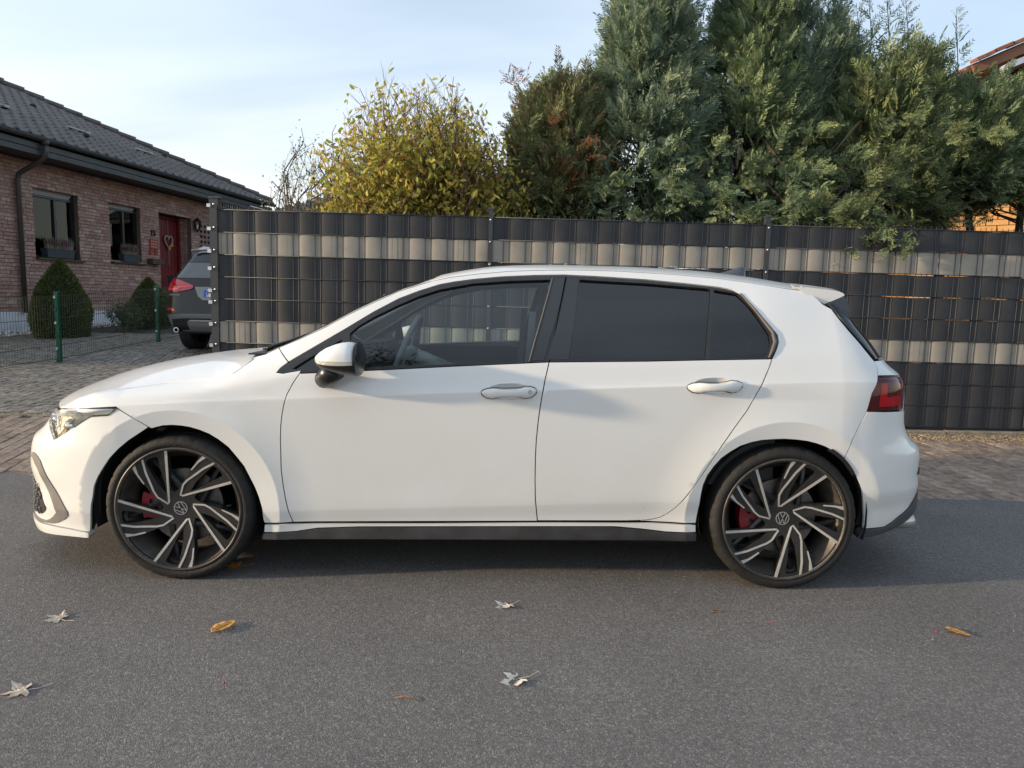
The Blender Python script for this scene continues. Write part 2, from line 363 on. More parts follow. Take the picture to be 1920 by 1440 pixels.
FX_[:] = [-0.8, -0.904, -0.932, -0.913, -0.904, -0.925, -0.917, -0.896, -0.843, -0.79, -0.765, -0.68, -0.55]
RX_[:] = [3.25, 3.31, 3.426, 3.459, 3.445, 3.43, 3.431, 3.419, 3.367, 3.323, 3.319, 3.297, 3.217, 3.138, 3.045, 2.99, 2.9]
D = {
  'E': [(-0.9,0.72),(-0.83,0.732),(-0.761,0.741),(-0.688,0.75),(-0.61,0.786),(-0.486,0.812),(-0.362,0.824),(-0.229,0.835),(-0.082,0.856),(0.034,0.869),(0.137,0.881),(0.195,0.899),(0.227,0.912),(0.252,0.935),(0.263,0.948),(0.258,0.97),(0.336,0.989),(0.398,1.019),(0.491,1.059),(0.606,1.115),(0.691,1.165),(0.807,1.226),(0.914,1.278),(1.056,1.327),(1.137,1.345),(1.245,1.362),(1.409,1.38),(1.531,1.387),(1.715,1.393),(1.898,1.392),(2.154,1.382),(2.355,1.368),(2.505,1.35),(2.653,1.329),(2.723,1.321)],
  'dlo': [(0.42,0.921),(0.432,0.939),(0.463,0.964),(0.506,0.991),(0.593,1.045),(0.699,1.111),(0.813,1.185),(0.918,1.245),(1.005,1.281),(1.096,1.312),(1.158,1.325),(1.241,1.338),(1.369,1.353),(1.519,1.363),(1.601,1.366),(1.664,1.368),(1.81,1.364),(2.035,1.354),(2.222,1.339),(2.361,1.326),(2.409,1.317),(2.44,1.301),(2.463,1.279),(2.485,1.251),(2.537,1.181),(2.58,1.123),(2.581,1.093),(2.571,1.068),(2.544,1.02),(2.255,1.011),(2.005,1.001),(1.583,0.983),(1.204,0.965),(0.857,0.941),(0.527,0.92),(0.449,0.918)],
  'gap': [(1.666,1.382),(1.666,1.367),(1.623,1.173),(1.584,0.989),(1.567,0.912),(1.554,0.836),(1.543,0.748),(1.536,0.658),(1.534,0.573),(1.535,0.479),(1.539,0.388),(1.551,0.29)],
  'doorfront': [(0.525,0.933),(0.522,0.922),(0.498,0.884),(0.471,0.831),(0.459,0.785),(0.451,0.744),(0.445,0.693),(0.443,0.638),(0.444,0.578),(0.445,0.506),(0.451,0.447),(0.459,0.389),(0.466,0.35),(0.473,0.316),(0.487,0.269)],
  'doorrear': [(2.544,1.021),(2.528,0.983),(2.496,0.918),(2.468,0.865),(2.434,0.801),(2.386,0.731),(2.332,0.648),(2.286,0.571),(2.243,0.5),(2.206,0.442),(2.17,0.39),(2.147,0.362),(2.121,0.338),(2.088,0.317),(2.052,0.307),(2.003,0.301),(1.942,0.298),(1.551,0.292)],
  'archF': [(-0.41,0.179),(-0.409,0.21),(-0.399,0.288),(-0.394,0.332),(-0.371,0.414),(-0.347,0.459),(-0.32,0.498),(-0.286,0.543),(-0.247,0.581),(-0.2,0.621),(-0.149,0.655),(-0.101,0.675),(-0.053,0.688),(-0.014,0.691),(0.025,0.689),(0.064,0.683),(0.102,0.672),(0.142,0.656),(0.179,0.633),(0.221,0.6),(0.255,0.557),(0.284,0.518),(0.307,0.469),(0.328,0.424),(0.344,0.38),(0.356,0.333),(0.358,0.277),(0.362,0.262)],
  'archR': [(2.25,0.253),(2.247,0.307),(2.254,0.377),(2.257,0.427),(2.263,0.472),(2.279,0.516),(2.304,0.555),(2.334,0.592),(2.372,0.621),(2.412,0.646),(2.459,0.663),(2.503,0.673),(2.548,0.677),(2.602,0.68),(2.66,0.677),(2.702,0.672),(2.741,0.663),(2.777,0.651),(2.813,0.634),(2.84,0.62),(2.868,0.6),(2.896,0.573),(2.92,0.544),(2.944,0.514),(2.963,0.482),(2.976,0.453),(2.986,0.418),(3.001,0.354),(3.019,0.275)],
  'split_f': [(-0.254,0.756),(-0.238,0.757),(-0.169,0.718),(-0.111,0.681)],
  'hl_top': [(-0.9,0.72),(-0.698,0.734),(-0.247,0.761)],
  'hl_low': [(-0.242,0.758),(-0.297,0.728),(-0.42,0.719),(-0.527,0.667),(-0.595,0.632),(-0.649,0.602)],
  'hl_left': [(-0.649,0.602),(-0.722,0.627),(-0.77,0.641),(-0.828,0.657),(-0.931,0.669),(-0.951,0.689),(-0.912,0.723)],
  'hl_inner': [(-0.791,0.716),(-0.289,0.748),(-0.315,0.736),(-0.438,0.727),(-0.558,0.67),(-0.662,0.613)],
  'silltop': [(0.362,0.263),(0.487,0.267),(1.068,0.276),(1.551,0.289),(1.942,0.294),(2.052,0.297),(2.246,0.294)],
  'sillmid': [(0.358,0.22),(0.501,0.227),(0.591,0.242),(0.77,0.251),(1.302,0.261),(1.889,0.271),(2.002,0.263),(2.114,0.252),(2.248,0.253)],
  'sillbot': [(0.353,0.191),(1.068,0.2),(2.252,0.217)],
  'cshape_o': [(-0.876,0.525),(-0.801,0.53),(-0.768,0.525),(-0.734,0.513),(-0.537,0.287),(-0.548,0.269),(-0.607,0.231),(-0.654,0.218),(-0.706,0.216),(-0.793,0.222),(-0.931,0.226),(-0.996,0.224)],
  'cshape_i': [(-0.884,0.249),(-0.78,0.237),(-0.718,0.229),(-0.674,0.243),(-0.649,0.258),(-0.628,0.279),(-0.667,0.348),(-0.688,0.428),(-0.744,0.479),(-0.846,0.505)],
  'intake': [(-0.863,0.381),(-0.808,0.365),(-0.75,0.307),(-0.721,0.286),(-0.755,0.255),(-0.798,0.258),(-0.835,0.267),(-0.934,0.292)],
  'lipline': [(-0.869,0.21),(-0.763,0.207),(-0.668,0.21),(-0.533,0.21),(-0.412,0.206)],
  'lipbot': [(-0.862,0.194),(-0.825,0.173),(-0.685,0.168),(-0.541,0.175),(-0.415,0.177)],
  'tail': [(3.111,0.953),(3.616,0.937),(3.501,0.925),(3.528,0.857),(3.416,0.799),(3.003,0.805),(3.035,0.881)],
  'split_r': [(3.003,0.805),(2.956,0.746),(2.906,0.682),(2.871,0.606)],
  'hatchline': [(2.739,1.348),(2.781,1.303),(2.819,1.258),(2.98,1.169),(3.087,1.094),(3.182,1.018),(3.167,0.989),(3.113,0.955)],
  'glassbot': [(3.189,1.021),(3.462,1.016)],
  'bumpcrease': [(3.008,0.419),(3.123,0.426),(3.32,0.433),(3.564,0.414)],
  'rlow_top': [(3.019,0.275),(3.091,0.278),(3.172,0.278),(3.223,0.295),(3.264,0.317),(3.362,0.356),(3.571,0.38)],
  'rlow_bot': [(3.067,0.235),(3.171,0.237),(3.386,0.22),(3.347,0.279),(3.474,0.313),(3.554,0.368)],
  'torn': [(-0.216,0.768),(-0.057,0.779),(0.166,0.787),(0.344,0.796),(0.689,0.823),(1.293,0.856),(1.57,0.874),(2.181,0.901),(2.491,0.914),(2.659,0.918),(3.093,0.925)],
  'lowcrease': [(0.491,0.321),(0.838,0.336),(1.539,0.361),(1.549,0.361),(1.881,0.372),(2.171,0.385)],
  'g_tri': [(0.487,0.938),(0.555,0.984),(0.625,1.026),(0.686,1.063),(0.672,1.022),(0.649,0.945)],
  'g_front': [(0.752,1.121),(0.816,1.162),(0.921,1.217),(1.007,1.257),(1.098,1.289),(1.242,1.319),(1.415,1.335),(1.591,1.344),(1.546,1.172),(1.495,0.99),(1.154,0.974),(0.774,0.951),(0.733,0.947),(0.72,1.091)],
  'g_rear': [(1.729,1.347),(2.033,1.336),(2.313,1.318),(2.279,1.157),(2.253,1.019),(1.964,1.01),(1.676,0.998),(1.697,1.145)],
  'g_quarter': [(2.333,1.313),(2.43,1.299),(2.458,1.267),(2.489,1.224),(2.543,1.127),(2.545,1.092),(2.536,1.072),(2.508,1.028),(2.276,1.02),(2.3,1.157)],
  'bpil': [(1.606,1.353),(1.555,1.172),(1.504,0.985)],
  'fuel': [(2.444,1.092),(2.679,1.097)],
}
# ================================================================== THE WHITE HATCHBACK
CAR_LOC = (-1.43811, 3.8597, 0); CAR_RZ = 0.01298
car = empty('hatchback_car', CAR_LOC, CAR_RZ, 'dusty white five door hatchback parked at the roadside in front of the slatted fence', 'car')

def inpoly(P, poly):
    x, y = P[:, 0], P[:, 1]; c = np.zeros(len(P), bool); q = np.asarray(poly); j = len(q)-1
    for i in range(len(q)):
        xi, yi = q[i]; xj, yj = q[j]
        if yi != yj:
            m = ((yi > y) != (yj > y)) & (x < (xj-xi)*(y-yi)/(yj-yi)+xi); c ^= m
        j = i
    return c
def area(q):
    q = np.asarray(q); x, y = q[:, 0], q[:, 1]; return .5*np.sum(x*np.roll(y, -1)-np.roll(x, -1)*y)
def inset(q, d):
    """move a closed outline inwards by d"""
    q = np.asarray(q, float)
    if area(q) < 0: q = q[::-1]
    a = q-np.roll(q, 1, 0); b = np.roll(q, -1, 0)-q
    a /= np.maximum(np.linalg.norm(a, axis=1, keepdims=True), 1e-9); b /= np.maximum(np.linalg.norm(b, axis=1, keepdims=True), 1e-9)
    na = np.stack([-a[:, 1], a[:, 0]], 1); nb = np.stack([-b[:, 1], b[:, 0]], 1); n = na+nb
    l = np.maximum(np.sum(n*na, 1), .45); return q+n*(d/l)[:, None]
def clean(q, tol=.002):
    o = []
    for p in q:
        if not o or math.hypot(p[0]-o[-1][0], p[1]-o[-1][1]) > tol: o.append(tuple(p))
    if math.hypot(o[0][0]-o[-1][0], o[0][1]-o[-1][1]) < tol: o.pop()
    return o
def dens(q, st):
    q = [np.array(p, float) for p in q]; o = []
    for i in range(len(q)):
        a, b = q[i], q[(i+1) % len(q)]; n = max(1, int(np.linalg.norm(b-a)/st+.5))
        for k in range(n): o.append(a+(b-a)*k/n)
    return np.array(o)
def smooth_loop(q, st=.02, it=1):
    q = dens(q, st)
    for _ in range(it): q = .25*np.roll(q, 1, 0)+.5*q+.25*np.roll(q, -1, 0)
    return q
def normals(fn, t, z):
    e = 1e-3; a = fn(t+e, z)-fn(t-e, z); b = fn(t, z+e)-fn(t, z-e); n = np.cross(a, b); n /= np.maximum(np.linalg.norm(n, axis=1, keepdims=True), 1e-9)
    return n                      # points outwards (towards -y) for SS
def torn_z(x): return np.interp(x, STX, [u[0] for u in UPZ])
def crease_z(x): return .343+.0415*(x-.487)-.026
def panel(name, outer, holes=(), mat=None, parent=car, st=.016, gap=.0022, off=0.0, depth=.014, both=False, side=1, offfn=None, edge=.018):
    """sheet cut out of the body surface: outline and holes in (t, z), edges rolled inwards"""
    outer = inset(dens(clean(outer), edge), gap)
    holes = [dens(clean(h_), edge) for h_ in holes]
    holes = [(inset(h_, -gap)) for h_ in holes]
    loops = [outer]+holes
    lo = outer.min(0)-st; hi = outer.max(0)+st
    gx = np.arange(lo[0], hi[0], st); gz = np.arange(lo[1], hi[1], st)
    X, Z = np.meshgrid(gx, gz); X = X+((np.arange(len(gz)) % 2)*st*.5)[:, None]
    G = np.stack([X.ravel(), Z.ravel()], 1)
    ex = []
    for zf, o_ in ((torn_z, 0), (torn_z, .007), (crease_z, 0), (crease_z, .01)):
        xs = np.arange(lo[0], hi[0], st); ex.append(np.stack([xs, zf(xs)+o_], 1))
    for E_ in ex:
        zz = np.interp(G[:, 0], E_[:, 0], E_[:, 1]); G = G[np.abs(G[:, 1]-zz) > st*.45]
    G = np.concatenate([G]+ex)
    if st < .02:
        for cx, cz in WHEELS:
            rr = np.hypot(G[:, 0]-cx, G[:, 1]-cz); G = G[np.abs(rr-.432) > .013]
            for r0 in (.425, .431, .437): a_ = np.arange(-.6, PI+.6, .014/.43); G = np.concatenate([G, np.stack([cx+r0*np.cos(a_), cz+r0*np.sin(a_)], 1)])
    ok = inpoly(G, outer)
    for h_ in holes: ok &= ~inpoly(G, h_)
    G = G[ok]
    B = np.concatenate(loops)
    # keep grid points off the boundary
    keep = np.ones(len(G), bool)
    for i in range(0, len(G), 2000):
        d = np.min(np.hypot(G[i:i+2000, None, 0]-B[None, :, 0], G[i:i+2000, None, 1]-B[None, :, 1]), axis=1); keep[i:i+2000] = d > st*.5
    G = G[keep]
    V2 = np.concatenate([B, G]); E = []; b = 0
    for l in loops: E += [(b+i, b+(i+1) % len(l)) for i in range(len(l))]; b += len(l)
    vo, eo, fo, ov, oe, of = delaunay_2d_cdt([Vector(p) for p in V2.tolist()], E, [], 0, 1e-6)
    vo = np.array([tuple(p) for p in vo]); F = np.array([f for f in fo if len(f) == 3])
    cen = vo[F].mean(1); ok = inpoly(cen, outer)
    for h_ in holes: ok &= ~inpoly(cen, h_)
    F = F[ok]
    a2 = (vo[F[:, 1]]-vo[F[:, 0]]); b2 = (vo[F[:, 2]]-vo[F[:, 0]]); cr = a2[:, 0]*b2[:, 1]-a2[:, 1]*b2[:, 0]
    F[cr < 0] = F[cr < 0][:, ::-1]; F = F[np.abs(cr) > 1.5e-6]
    P = SS(vo[:, 0], vo[:, 1]); nn = normals(SS, vo[:, 0], vo[:, 1])
    o_ = off if offfn is None else off+offfn(vo[:, 0], vo[:, 1])
    P = P+nn*(o_ if np.isscalar(o_) else o_[:, None])
    # skirt
    edges = {}
    for f in F.tolist():
        for i in range(3):
            e = (f[i], f[(i+1) % 3]); edges[e] = 1
    bd = [e for e in edges if (e[1], e[0]) not in edges]
    bv = sorted({i for e in bd for i in e}); mp_ = {v: k for k, v in enumerate(bv)}
    n0 = len(P); P2 = P[bv]-nn[bv]*.0012; P3 = P[bv]-nn[bv]*depth
    # tiny rolled lip: pull the top ring slightly
    V = np.concatenate([P, P[bv], P3]); nb = len(bv); FF = F.tolist()
    for (a, b_) in bd:
        i, j = n0+mp_[a], n0+mp_[b_]; FF.append((j, i, i+nb)); FF.append((j, i+nb, j+nb))
    FF = np.array(FF)
    if side == -1: V = V*np.array([1, -1, 1]); FF = FF[:, ::-1]
    if both:
        n1 = len(V); V = np.concatenate([V, V*np.array([1, -1, 1])]); FF = np.concatenate([FF, FF[:, ::-1]+n1])
    o = mesh_np(name, V, FF, mat, parent, smooth=True)
    if offfn is None:
        NN = np.zeros((len(V), 3)); q = nn if side == 1 else nn*np.array([1, -1, 1]); NN[:n0] = q
        if both: NN[n1:n1+n0] = nn*np.array([1, -1, 1])
        o.data.normals_split_custom_set_from_vertices(NN.tolist())
    return o
def two(name, *a, **k):
    """the same panel on the near and the far side"""
    o = panel(name, *a, **k)
    return o, panel(name, *a, **dict(k, side=-1))
d = D
E2 = [(t, z) for t, z in d['E']]
E2d = dict(hood=E2[2:16])
dlo = d['dlo']; A = d['archF']; B_ = d['archR']
# --- dark inner shell that closes the gaps
shell_top = [(t, z-.01) for t, z in E2[2:18]]
shell = [(-1.0, .2), (-1.0, .68)]+shell_top[:1]+shell_top+[(.55, .93), (1.2, .95), (2.5, 1.0), (2.62, 1.1), (2.75, 1.28), (3.02, 1.02), (3.02, .9), (3.3, .9), (3.5, .6), (3.4, .26), (3.0, .28)]
shell += [(2.627+.37*math.cos(a), .322+.37*math.sin(a)) for a in np.linspace(-.1, PI+.1, 24)]+[(2.2, .24), (.42, .22)]
shell += [(.37*math.cos(a), .322+.37*math.sin(a)) for a in np.linspace(-.1, PI+.1, 24)]+[(-.42, .2)]
panel('inner_shell', shell, (), M_gap, st=.05, off=-.035, gap=0, both=True, depth=.001, edge=.05)
# --- fender, bumper, lamps at the front
hl_t = d['hl_top']; 
fender = E2[3:18]+[dlo[2], dlo[1], dlo[0], dlo[-1]]+d['doorfront']+[d['silltop'][0]]+A[::-1][1:17]+[d['split_f'][2], d['split_f'][1], (hl_t[2][0], hl_t[2][1]+.004), (hl_t[1][0], hl_t[1][1]+.004)]
two('fender', fender, (), M_paint)
hl = [hl_t[0], hl_t[1], hl_t[2], d['hl_low'][0]]+d['hl_low'][1:]+d['hl_left'][1:-1]
hl = clean(hl, .004)
front = [d['split_f'][0], d['split_f'][1], d['split_f'][2], d['split_f'][3]]+A[:11][::-1]+d['lipbot'][::-1]+[(-1.1, .165), (-1.3, .16), (-1.5, .16), (-1.5, .69), (-1.3, .695), (-1.1, .705)]+E2[:3]+[(hl_t[1][0], hl_t[1][1]+.002)]
front += [(-.97, .700)]+[d['hl_left'][5]]+d['hl_left'][::-1][2:]+d['hl_low'][::-1][1:]
lipl = d['lipline']
i0 = 15  # bumper body ends at the lip line, the lip is a part of its own
bumper = d['split_f']+A[1:11][::-1]+lipl[::-1]+[(-1.1, .205), (-1.5, .20), (-1.5, .685), (-1.3, .69), (-1.1, .70), (-.97, .70)]+[d['hl_left'][5]]+d['hl_left'][::-1][2:]+d['hl_low'][::-1][1:]
bumper_o = panel('front_bumper', bumper, (), M_paint, both=True)
lip = lipl[::-1]+[(-1.1, .203), (-1.5, .198), (-1.5, .15), (-1.2, .15), (-1.0, .155)]+[(-.86, .16), (-.76, .163), (-.683, .167), (-.538, .175), (-.413, .180)]
panel('front_lip', lip, (), M_paint, parent=bumper_o, off=.006, both=True, depth=.05)
cs_ = [(-.90, .50), (-.876, .522), (-.835, .530), (-.801, .527), (-.768, .518), (-.734, .503), (-.634, .395), (-.537, .292), (-.535, .272), (-.565, .250), (-.618, .227), (-.655, .218), (-.706, .213), (-.8, .208), (-.92, .203), (-1.05, .205), (-1.05, .225), (-.922, .226), (-.799, .225), (-.731, .227), (-.686, .239), (-.657, .255), (-.629, .278), (-.667, .335), (-.715, .400), (-.765, .455), (-.846, .495)]
two('bumper_trim', cs_, (), M_grey, parent=bumper_o, off=.004, edge=.012, depth=.012)
panel('air_intake', [(-.90, .385), (-.863, .381), (-.808, .365), (-.75, .307), (-.722, .286), (-.735, .268), (-.767, .25), (-.845, .243), (-1.1, .238), (-1.5, .235), (-1.5, .41), (-1.1, .40)], (), M_gap, parent=bumper_o, off=.0025, both=True)
g_ = MB()
for r in range(4):
    for k in range(10):
        t0 = -.80-.062*k-(r % 2)*.031; z0 = .262+.036*r
        P = SS(np.array([t0+.016*math.cos(a) for a in np.linspace(0, 2*PI, 7)]), np.array([z0+.016*math.sin(a) for a in np.linspace(0, 2*PI, 7)]))+np.array([-.004, -.006, 0])
        if t0 > -1.45: g_.tube([tuple(p) for p in P], .003, 4)
g_.build('honeycomb_grille', M_grey, bumper_o, kind='stuff')
panel('grille_slot', [(-1.5, .690), (-1.1, .705), (-.97, .705), (-.9, .715), (-.9, .735), (-1.1, .735), (-1.5, .735)], (), M_gap, off=-.012, both=True)
# headlights
def offs_bowl(cx, cz, rx, rz, dep):
    return lambda t, z: -dep*np.clip(1-((t-cx)/rx)**2-((z-cz)/rz)**2, 0, 1)
for sd_ in (1, -1):
    lamp = empty('headlight'); lamp.parent = car
    def P_(t, z, o): 
        p = SS(np.array([t]), np.array([z])); n_ = normals(SS, np.array([t]), np.array([z])); q = (p+n_*o)[0]; return (q[0], q[1]*sd_, q[2])
    hlp = clean(hl, .004)
    panel('lamp_bowl', hlp, (), simple('lamp_bowl_mat', (.80, .77, .66), .30, metal=.1, coat=.6) if 'lamp_bowl_mat' not in MT else MT['lamp_bowl_mat'], lamp, off=-.009, offfn=offs_bowl(-.68, .68, .30, .11, .018), side=sd_, gap=.004)
    m1 = MB(); m1.tube([P_(-.905, .712, -.012), P_(-.70, .728, -.008), P_(-.45, .742, -.006), P_(-.27, .753, -.004)], [.006, .010, .013, .004], 8)
    m1.build('light_strip', simple('strip_white', (.85, .85, .86), .2, coat=1) if 'strip_white' not in MT else MT['strip_white'], lamp, smooth=True)
    m1 = MB(); m1.tube([P_(-.92, .722, .003), P_(-.70, .7375, .003), P_(-.45, .7505, .003), P_(-.25, .7625, .003), P_(-.243, .757, .003), P_(-.297, .7285, .003), P_(-.42, .718, .003), P_(-.527, .667, .003)], .0020, 6)
    m1.build('lamp_seal', M_trim, lamp, smooth=True)
    for (t, z, r_) in ((-.60, .665, .030), (-.80, .682, .026)):
        m2 = MB(); c = P_(t, z, -.018); m2.lathe([(.001, -.012), (r_*.5, -.010), (r_*.85, -.004), (r_, .006), (r_*1.12, .016), (r_*1.15, .03)], c, 'Y', 20); o = m2.build('reflector', M_chrome, lamp, smooth=True)
    m2 = MB()
    for k in range(7):
        t = -.86+.055*k; m2.box(P_(t, .702+.003*k, -.012), (.03, .012, .008))
    m2.build('lamp_cell', MT['strip_white'], lamp)
    m2 = MB(); m2.tube([P_(-.55, .70, -.010), P_(-.63, .66, -.018), P_(-.66, .615, -.012)], [.004, .007, .004], 5); m2.tube([P_(-.78, .70, -.012), P_(-.74, .66, -.02), P_(-.72, .64, -.01)], [.003, .006, .003], 5)
    m2.build('lamp_trim', M_silver, lamp)
    panel('lens', hlp, (), M_lens, lamp, off=-.001, side=sd_, depth=.006, gap=.003)
# --- doors and their glass
fdoor = d['doorfront'][1:]+d['gap'][:3:-1]+[d['gap'][3]]+[dlo[32], dlo[33], dlo[34]]
rdoor = d['doorrear']+d['gap'][10:3:-1]+[d['gap'][3]]+[dlo[30], dlo[29]]
def ell(cx, cz, rx, rz, n=28, p=2.6, tilt=.04):
    o = []
    for a in np.linspace(0, 2*PI, n, endpoint=False):
        c, s = math.cos(a), math.sin(a); x = rx*abs(c)**(2/p)*(1 if c > 0 else -1); z = rz*abs(s)**(2/p)*(1 if s > 0 else -1)
        o.append((cx+x, cz+z+x*tilt))
    return o
cupF = ell(1.415, .862, .088, .032); cupR = ell(2.292, .903, .088, .032)
mirr = {}
def handle(parent, cx, cz, side):
    h_ = empty('door_handle'); h_.parent = parent
    def yb(x, z): return -SS(np.array([x]), np.array([z]))[0, 1]
    xs = [-.118, -.112, -.095, -.070, -.055, -.03, 0, .03, .052, .068, .092, .108, .117]
    zt = [.002, .008, .015, .0185, .018, .0155, .015, .0155, .018, .022, .020, .014, .006]
    zb = [-.002, -.010, -.021, -.025, -.020, -.0175, -.017, -.0175, -.020, -.026, -.023, -.013, -.002]
    yo = [.002, .010, .020, .028, .034, .038, .039, .038, .036, .033, .028, .018, .006]
    yi = [-.012, -.01, -.008, -.004, .006, .020, .021, .020, .006, -.004, -.008, -.01, -.012]
    V = []; F = []; n = 14
    for i, x in enumerate(xs):
        X = cx+x; zc = cz+.04*x; yw = yb(X, zc)
        for k in range(n):
            a = 2*PI*k/n; c, s = math.cos(a), math.sin(a); p = 3.0
            e1 = abs(c)**(2/p)*(1 if c > 0 else -1); e2 = abs(s)**(2/p)*(1 if s > 0 else -1)
            ym = (yo[i]+yi[i])/2; yh = (yo[i]-yi[i])/2; zm = (zt[i]+zb[i])/2; zh = (zt[i]-zb[i])/2
            V.append((X, -side*(yw+ym+yh*e1), zc+zm+zh*e2+.0025*(e1 > .5)))
    for i in range(len(xs)-1):
        for k in range(n):
            f = (i*n+k, i*n+(k+1) % n, (i+1)*n+(k+1) % n, (i+1)*n+k); F.append(f if side < 0 else f[::-1])
    F.append(tuple(range(n))); F.append(tuple((len(xs)-1)*n+k for k in range(n))[::-1])
    o = mesh_np('handle_bar', np.array(V), F, M_paint, h_, smooth=True); recalc(o)
    # seal line behind the pods
    m = MB(); pts = []
    for i in list(range(len(xs))): 
        X = cx+xs[i]; pts.append((X, -side*(yb(X, cz)+.001), cz+.04*xs[i]+zt[i]+.003))
    for i in list(range(len(xs)))[::-1]:
        X = cx+xs[i]; pts.append((X, -side*(yb(X, cz)+.001), cz+.04*xs[i]+zb[i]-.003))
    m.tube(pts+[pts[0]], .0022, 4); 
    m.build('handle_seal', M_trim, h_)
    return h_
def lockcyl(h_, cx, cz, side):
    yw = -SS(np.array([cx+.088]), np.array([cz]))[0, 1]
    m = MB(); m.lathe([(.001, -.001), (.006, -.0012), (.0065, 0), (.0085, 0), (.009, .004)], (cx+.088, -side*(yw+.031), cz+.004), 'Y', 16)
    m.build('lock_cylinder', M_silver, h_, smooth=False)
def cup(parent, poly, cx, cz, side):
    panel('handle_recess', poly, (), M_paint, parent, off=0, offfn=offs_bowl(cx, cz, .092, .034, .03), side=side, gap=-.002, depth=.001, st=.010)
for side in (1, -1):
    fd = panel('front_door', fdoor, (cupF,), M_paint, side=side); rd = panel('rear_door', rdoor, (cupR,), M_paint, side=side)
    h1 = handle(fd, 1.415, .860, side); h2 = handle(rd, 2.292, .901, side)
    if side == 1: lockcyl(h1, 1.415, .862, side)
    cup(fd, cupF, 1.415, .862, side); cup(rd, cupR, 2.292, .903, side)
    gp = d['gap']
    # black window surrounds
    trF = dlo[2:16]+[gp[1], gp[2], gp[3], dlo[32], dlo[33], dlo[34], dlo[35], dlo[0], dlo[1]]
    trR = [gp[3], gp[2], (gp[1][0]+.002, gp[1][1])]+dlo[16:31]
    gt = d['g_tri']; gf = d['g_front']; gr = d['g_rear']; gq = d['g_quarter']
    panel('window_frame', trF, (gt, gf), M_trim, fd, off=-.002, side=side, depth=.02)
    panel('window_frame', trR, (gr, gq), M_trim, rd, off=-.002, side=side, depth=.02)
    # glossy pillar covers
    bF = [(1.632, 1.352), (1.598, 1.262), (1.562, 1.172), (1.535, 1.08), (1.512, .992), (1.552, .993), (1.575, 1.08), (1.603, 1.172), (1.63, 1.262), (1.652, 1.355)]
    bF = [(1.609, 1.353), (1.583, 1.262), (1.558, 1.172), (1.530, 1.08), (1.506, .990), (1.563, .993), (1.588, 1.08), (1.618, 1.172), (1.642, 1.262), (1.664, 1.355)]
    bR = [(1.671, 1.355), (1.649, 1.262), (1.626, 1.172), (1.597, 1.08), (1.572, .995), (1.668, .998), (1.684, 1.08), (1.700, 1.172), (1.713, 1.262), (1.724, 1.349)]
    panel('pillar_cover', bF, (), M_piano, fd, off=.001, side=side, depth=.004, gap=.003)
    panel('pillar_cover', bR, (), M_piano, rd, off=.001, side=side, depth=.004, gap=.003)
    panel('window', gt, (), M_glass_r, fd, off=-.012, side=side, depth=.002, gap=-.004, st=.03)
    panel('window', gf, (), M_glass_f, fd, off=-.012, side=side, depth=.002, gap=-.004, st=.03)
    panel('window', gr, (), M_glass_r, rd, off=-.012, side=side, depth=.002, gap=-.004, st=.03)
    panel('window', gq, (), M_glass_r, rd, off=-.012, side=side, depth=.002, gap=-.004, st=.03)
    # lighter felt strip along the front edge of the B pillar glass run
    m = MB()
    def pl(t, z, o=.002): p = SS(np.array([t]), np.array([z]))[0]; return (p[0], (p[1]-o)*side, p[2])
    m.tube([pl(1.604, 1.352), pl(1.578, 1.262), pl(1.552, 1.172), pl(1.524, 1.08), pl(1.50, .990)], .0035, 6)
    m.build('glass_run', simple('felt', (.11, .10, .088), .7) if 'felt' not in MT else MT['felt'], fd, smooth=True)
    m = MB(); m.tube([pl(2.447, 1.30), pl(2.50, 1.225), pl(2.560, 1.135), pl(2.566, 1.092), pl(2.548, 1.055), pl(2.530, 1.025)], [.004, .006, .008, .009, .008, .004], 6)
    m.build('glass_run', MT['felt'], rd, smooth=True)
# --- side frame, sills
side_frame = E2[17:]+d['hatchline'][:7]+[d['tail'][0], d['tail'][6], d['tail'][5]]+d['split_r'][1:]+B_[20:0:-1]+[d['silltop'][-1], d['silltop'][-2]]+d['doorrear'][15::-1]+dlo[27:1:-1]
two('side_frame', side_frame, (), M_paint)
two('sill_strip', [(t, z-.006) for t, z in d['silltop']]+d['sillmid'][::-1], (), M_paint, off=.001)
sb = d['sillbot']
two('side_skirt', d['sillmid']+[(2.25, .215), (1.6, .208), (1.07, .200), (.35, .190)], (), M_sill, off=.010, depth=.06)
two('wheel_arch_trim', [(2.627+.371*math.cos(math.radians(a)), .322+.371*math.sin(math.radians(a))) for a in range(36, 64, 4)]+[(2.627+.352*math.cos(math.radians(a)), .322+.352*math.sin(math.radians(a))) for a in range(62, 32, -4)], (), M_trim, off=.004, gap=.001)
# --- tail: bumper, hatch, lamps, rear glass
rb = [d['split_r'][0]]+d['split_r'][1:]+B_[20:28]+d['rlow_top'][:5]+[(3.377, .353), (3.47, .395), (3.6, .42), (4.1, .43), (4.1, .648), (3.6, .655), (3.47, .668), (3.43, .796)]
rb_o = panel('rear_bumper', rb, (), M_paint, both=True, offfn=lambda t, z: .006*np.clip((z-.405)/.04, -1, 1)*np.clip((t-2.95)/.15, 0, 1))
panel('rear_diffuser', d['rlow_top'][:5]+[(3.377, .353), (3.47, .395), (3.6, .42), (4.1, .43), (4.1, .30), (3.7, .31), (3.47, .30), (3.35, .278), (3.2, .25), (3.1, .236), (3.01, .232)], (), simple('diffuser_grey', (.062, .063, .068), .5), parent=rb_o, both=True, off=.004, depth=.04)
two('reflector_slot', [(3.46, .500), (3.52, .512), (3.66, .520), (3.66, .500), (3.52, .492)], (), M_gap, parent=rb_o, off=.012)
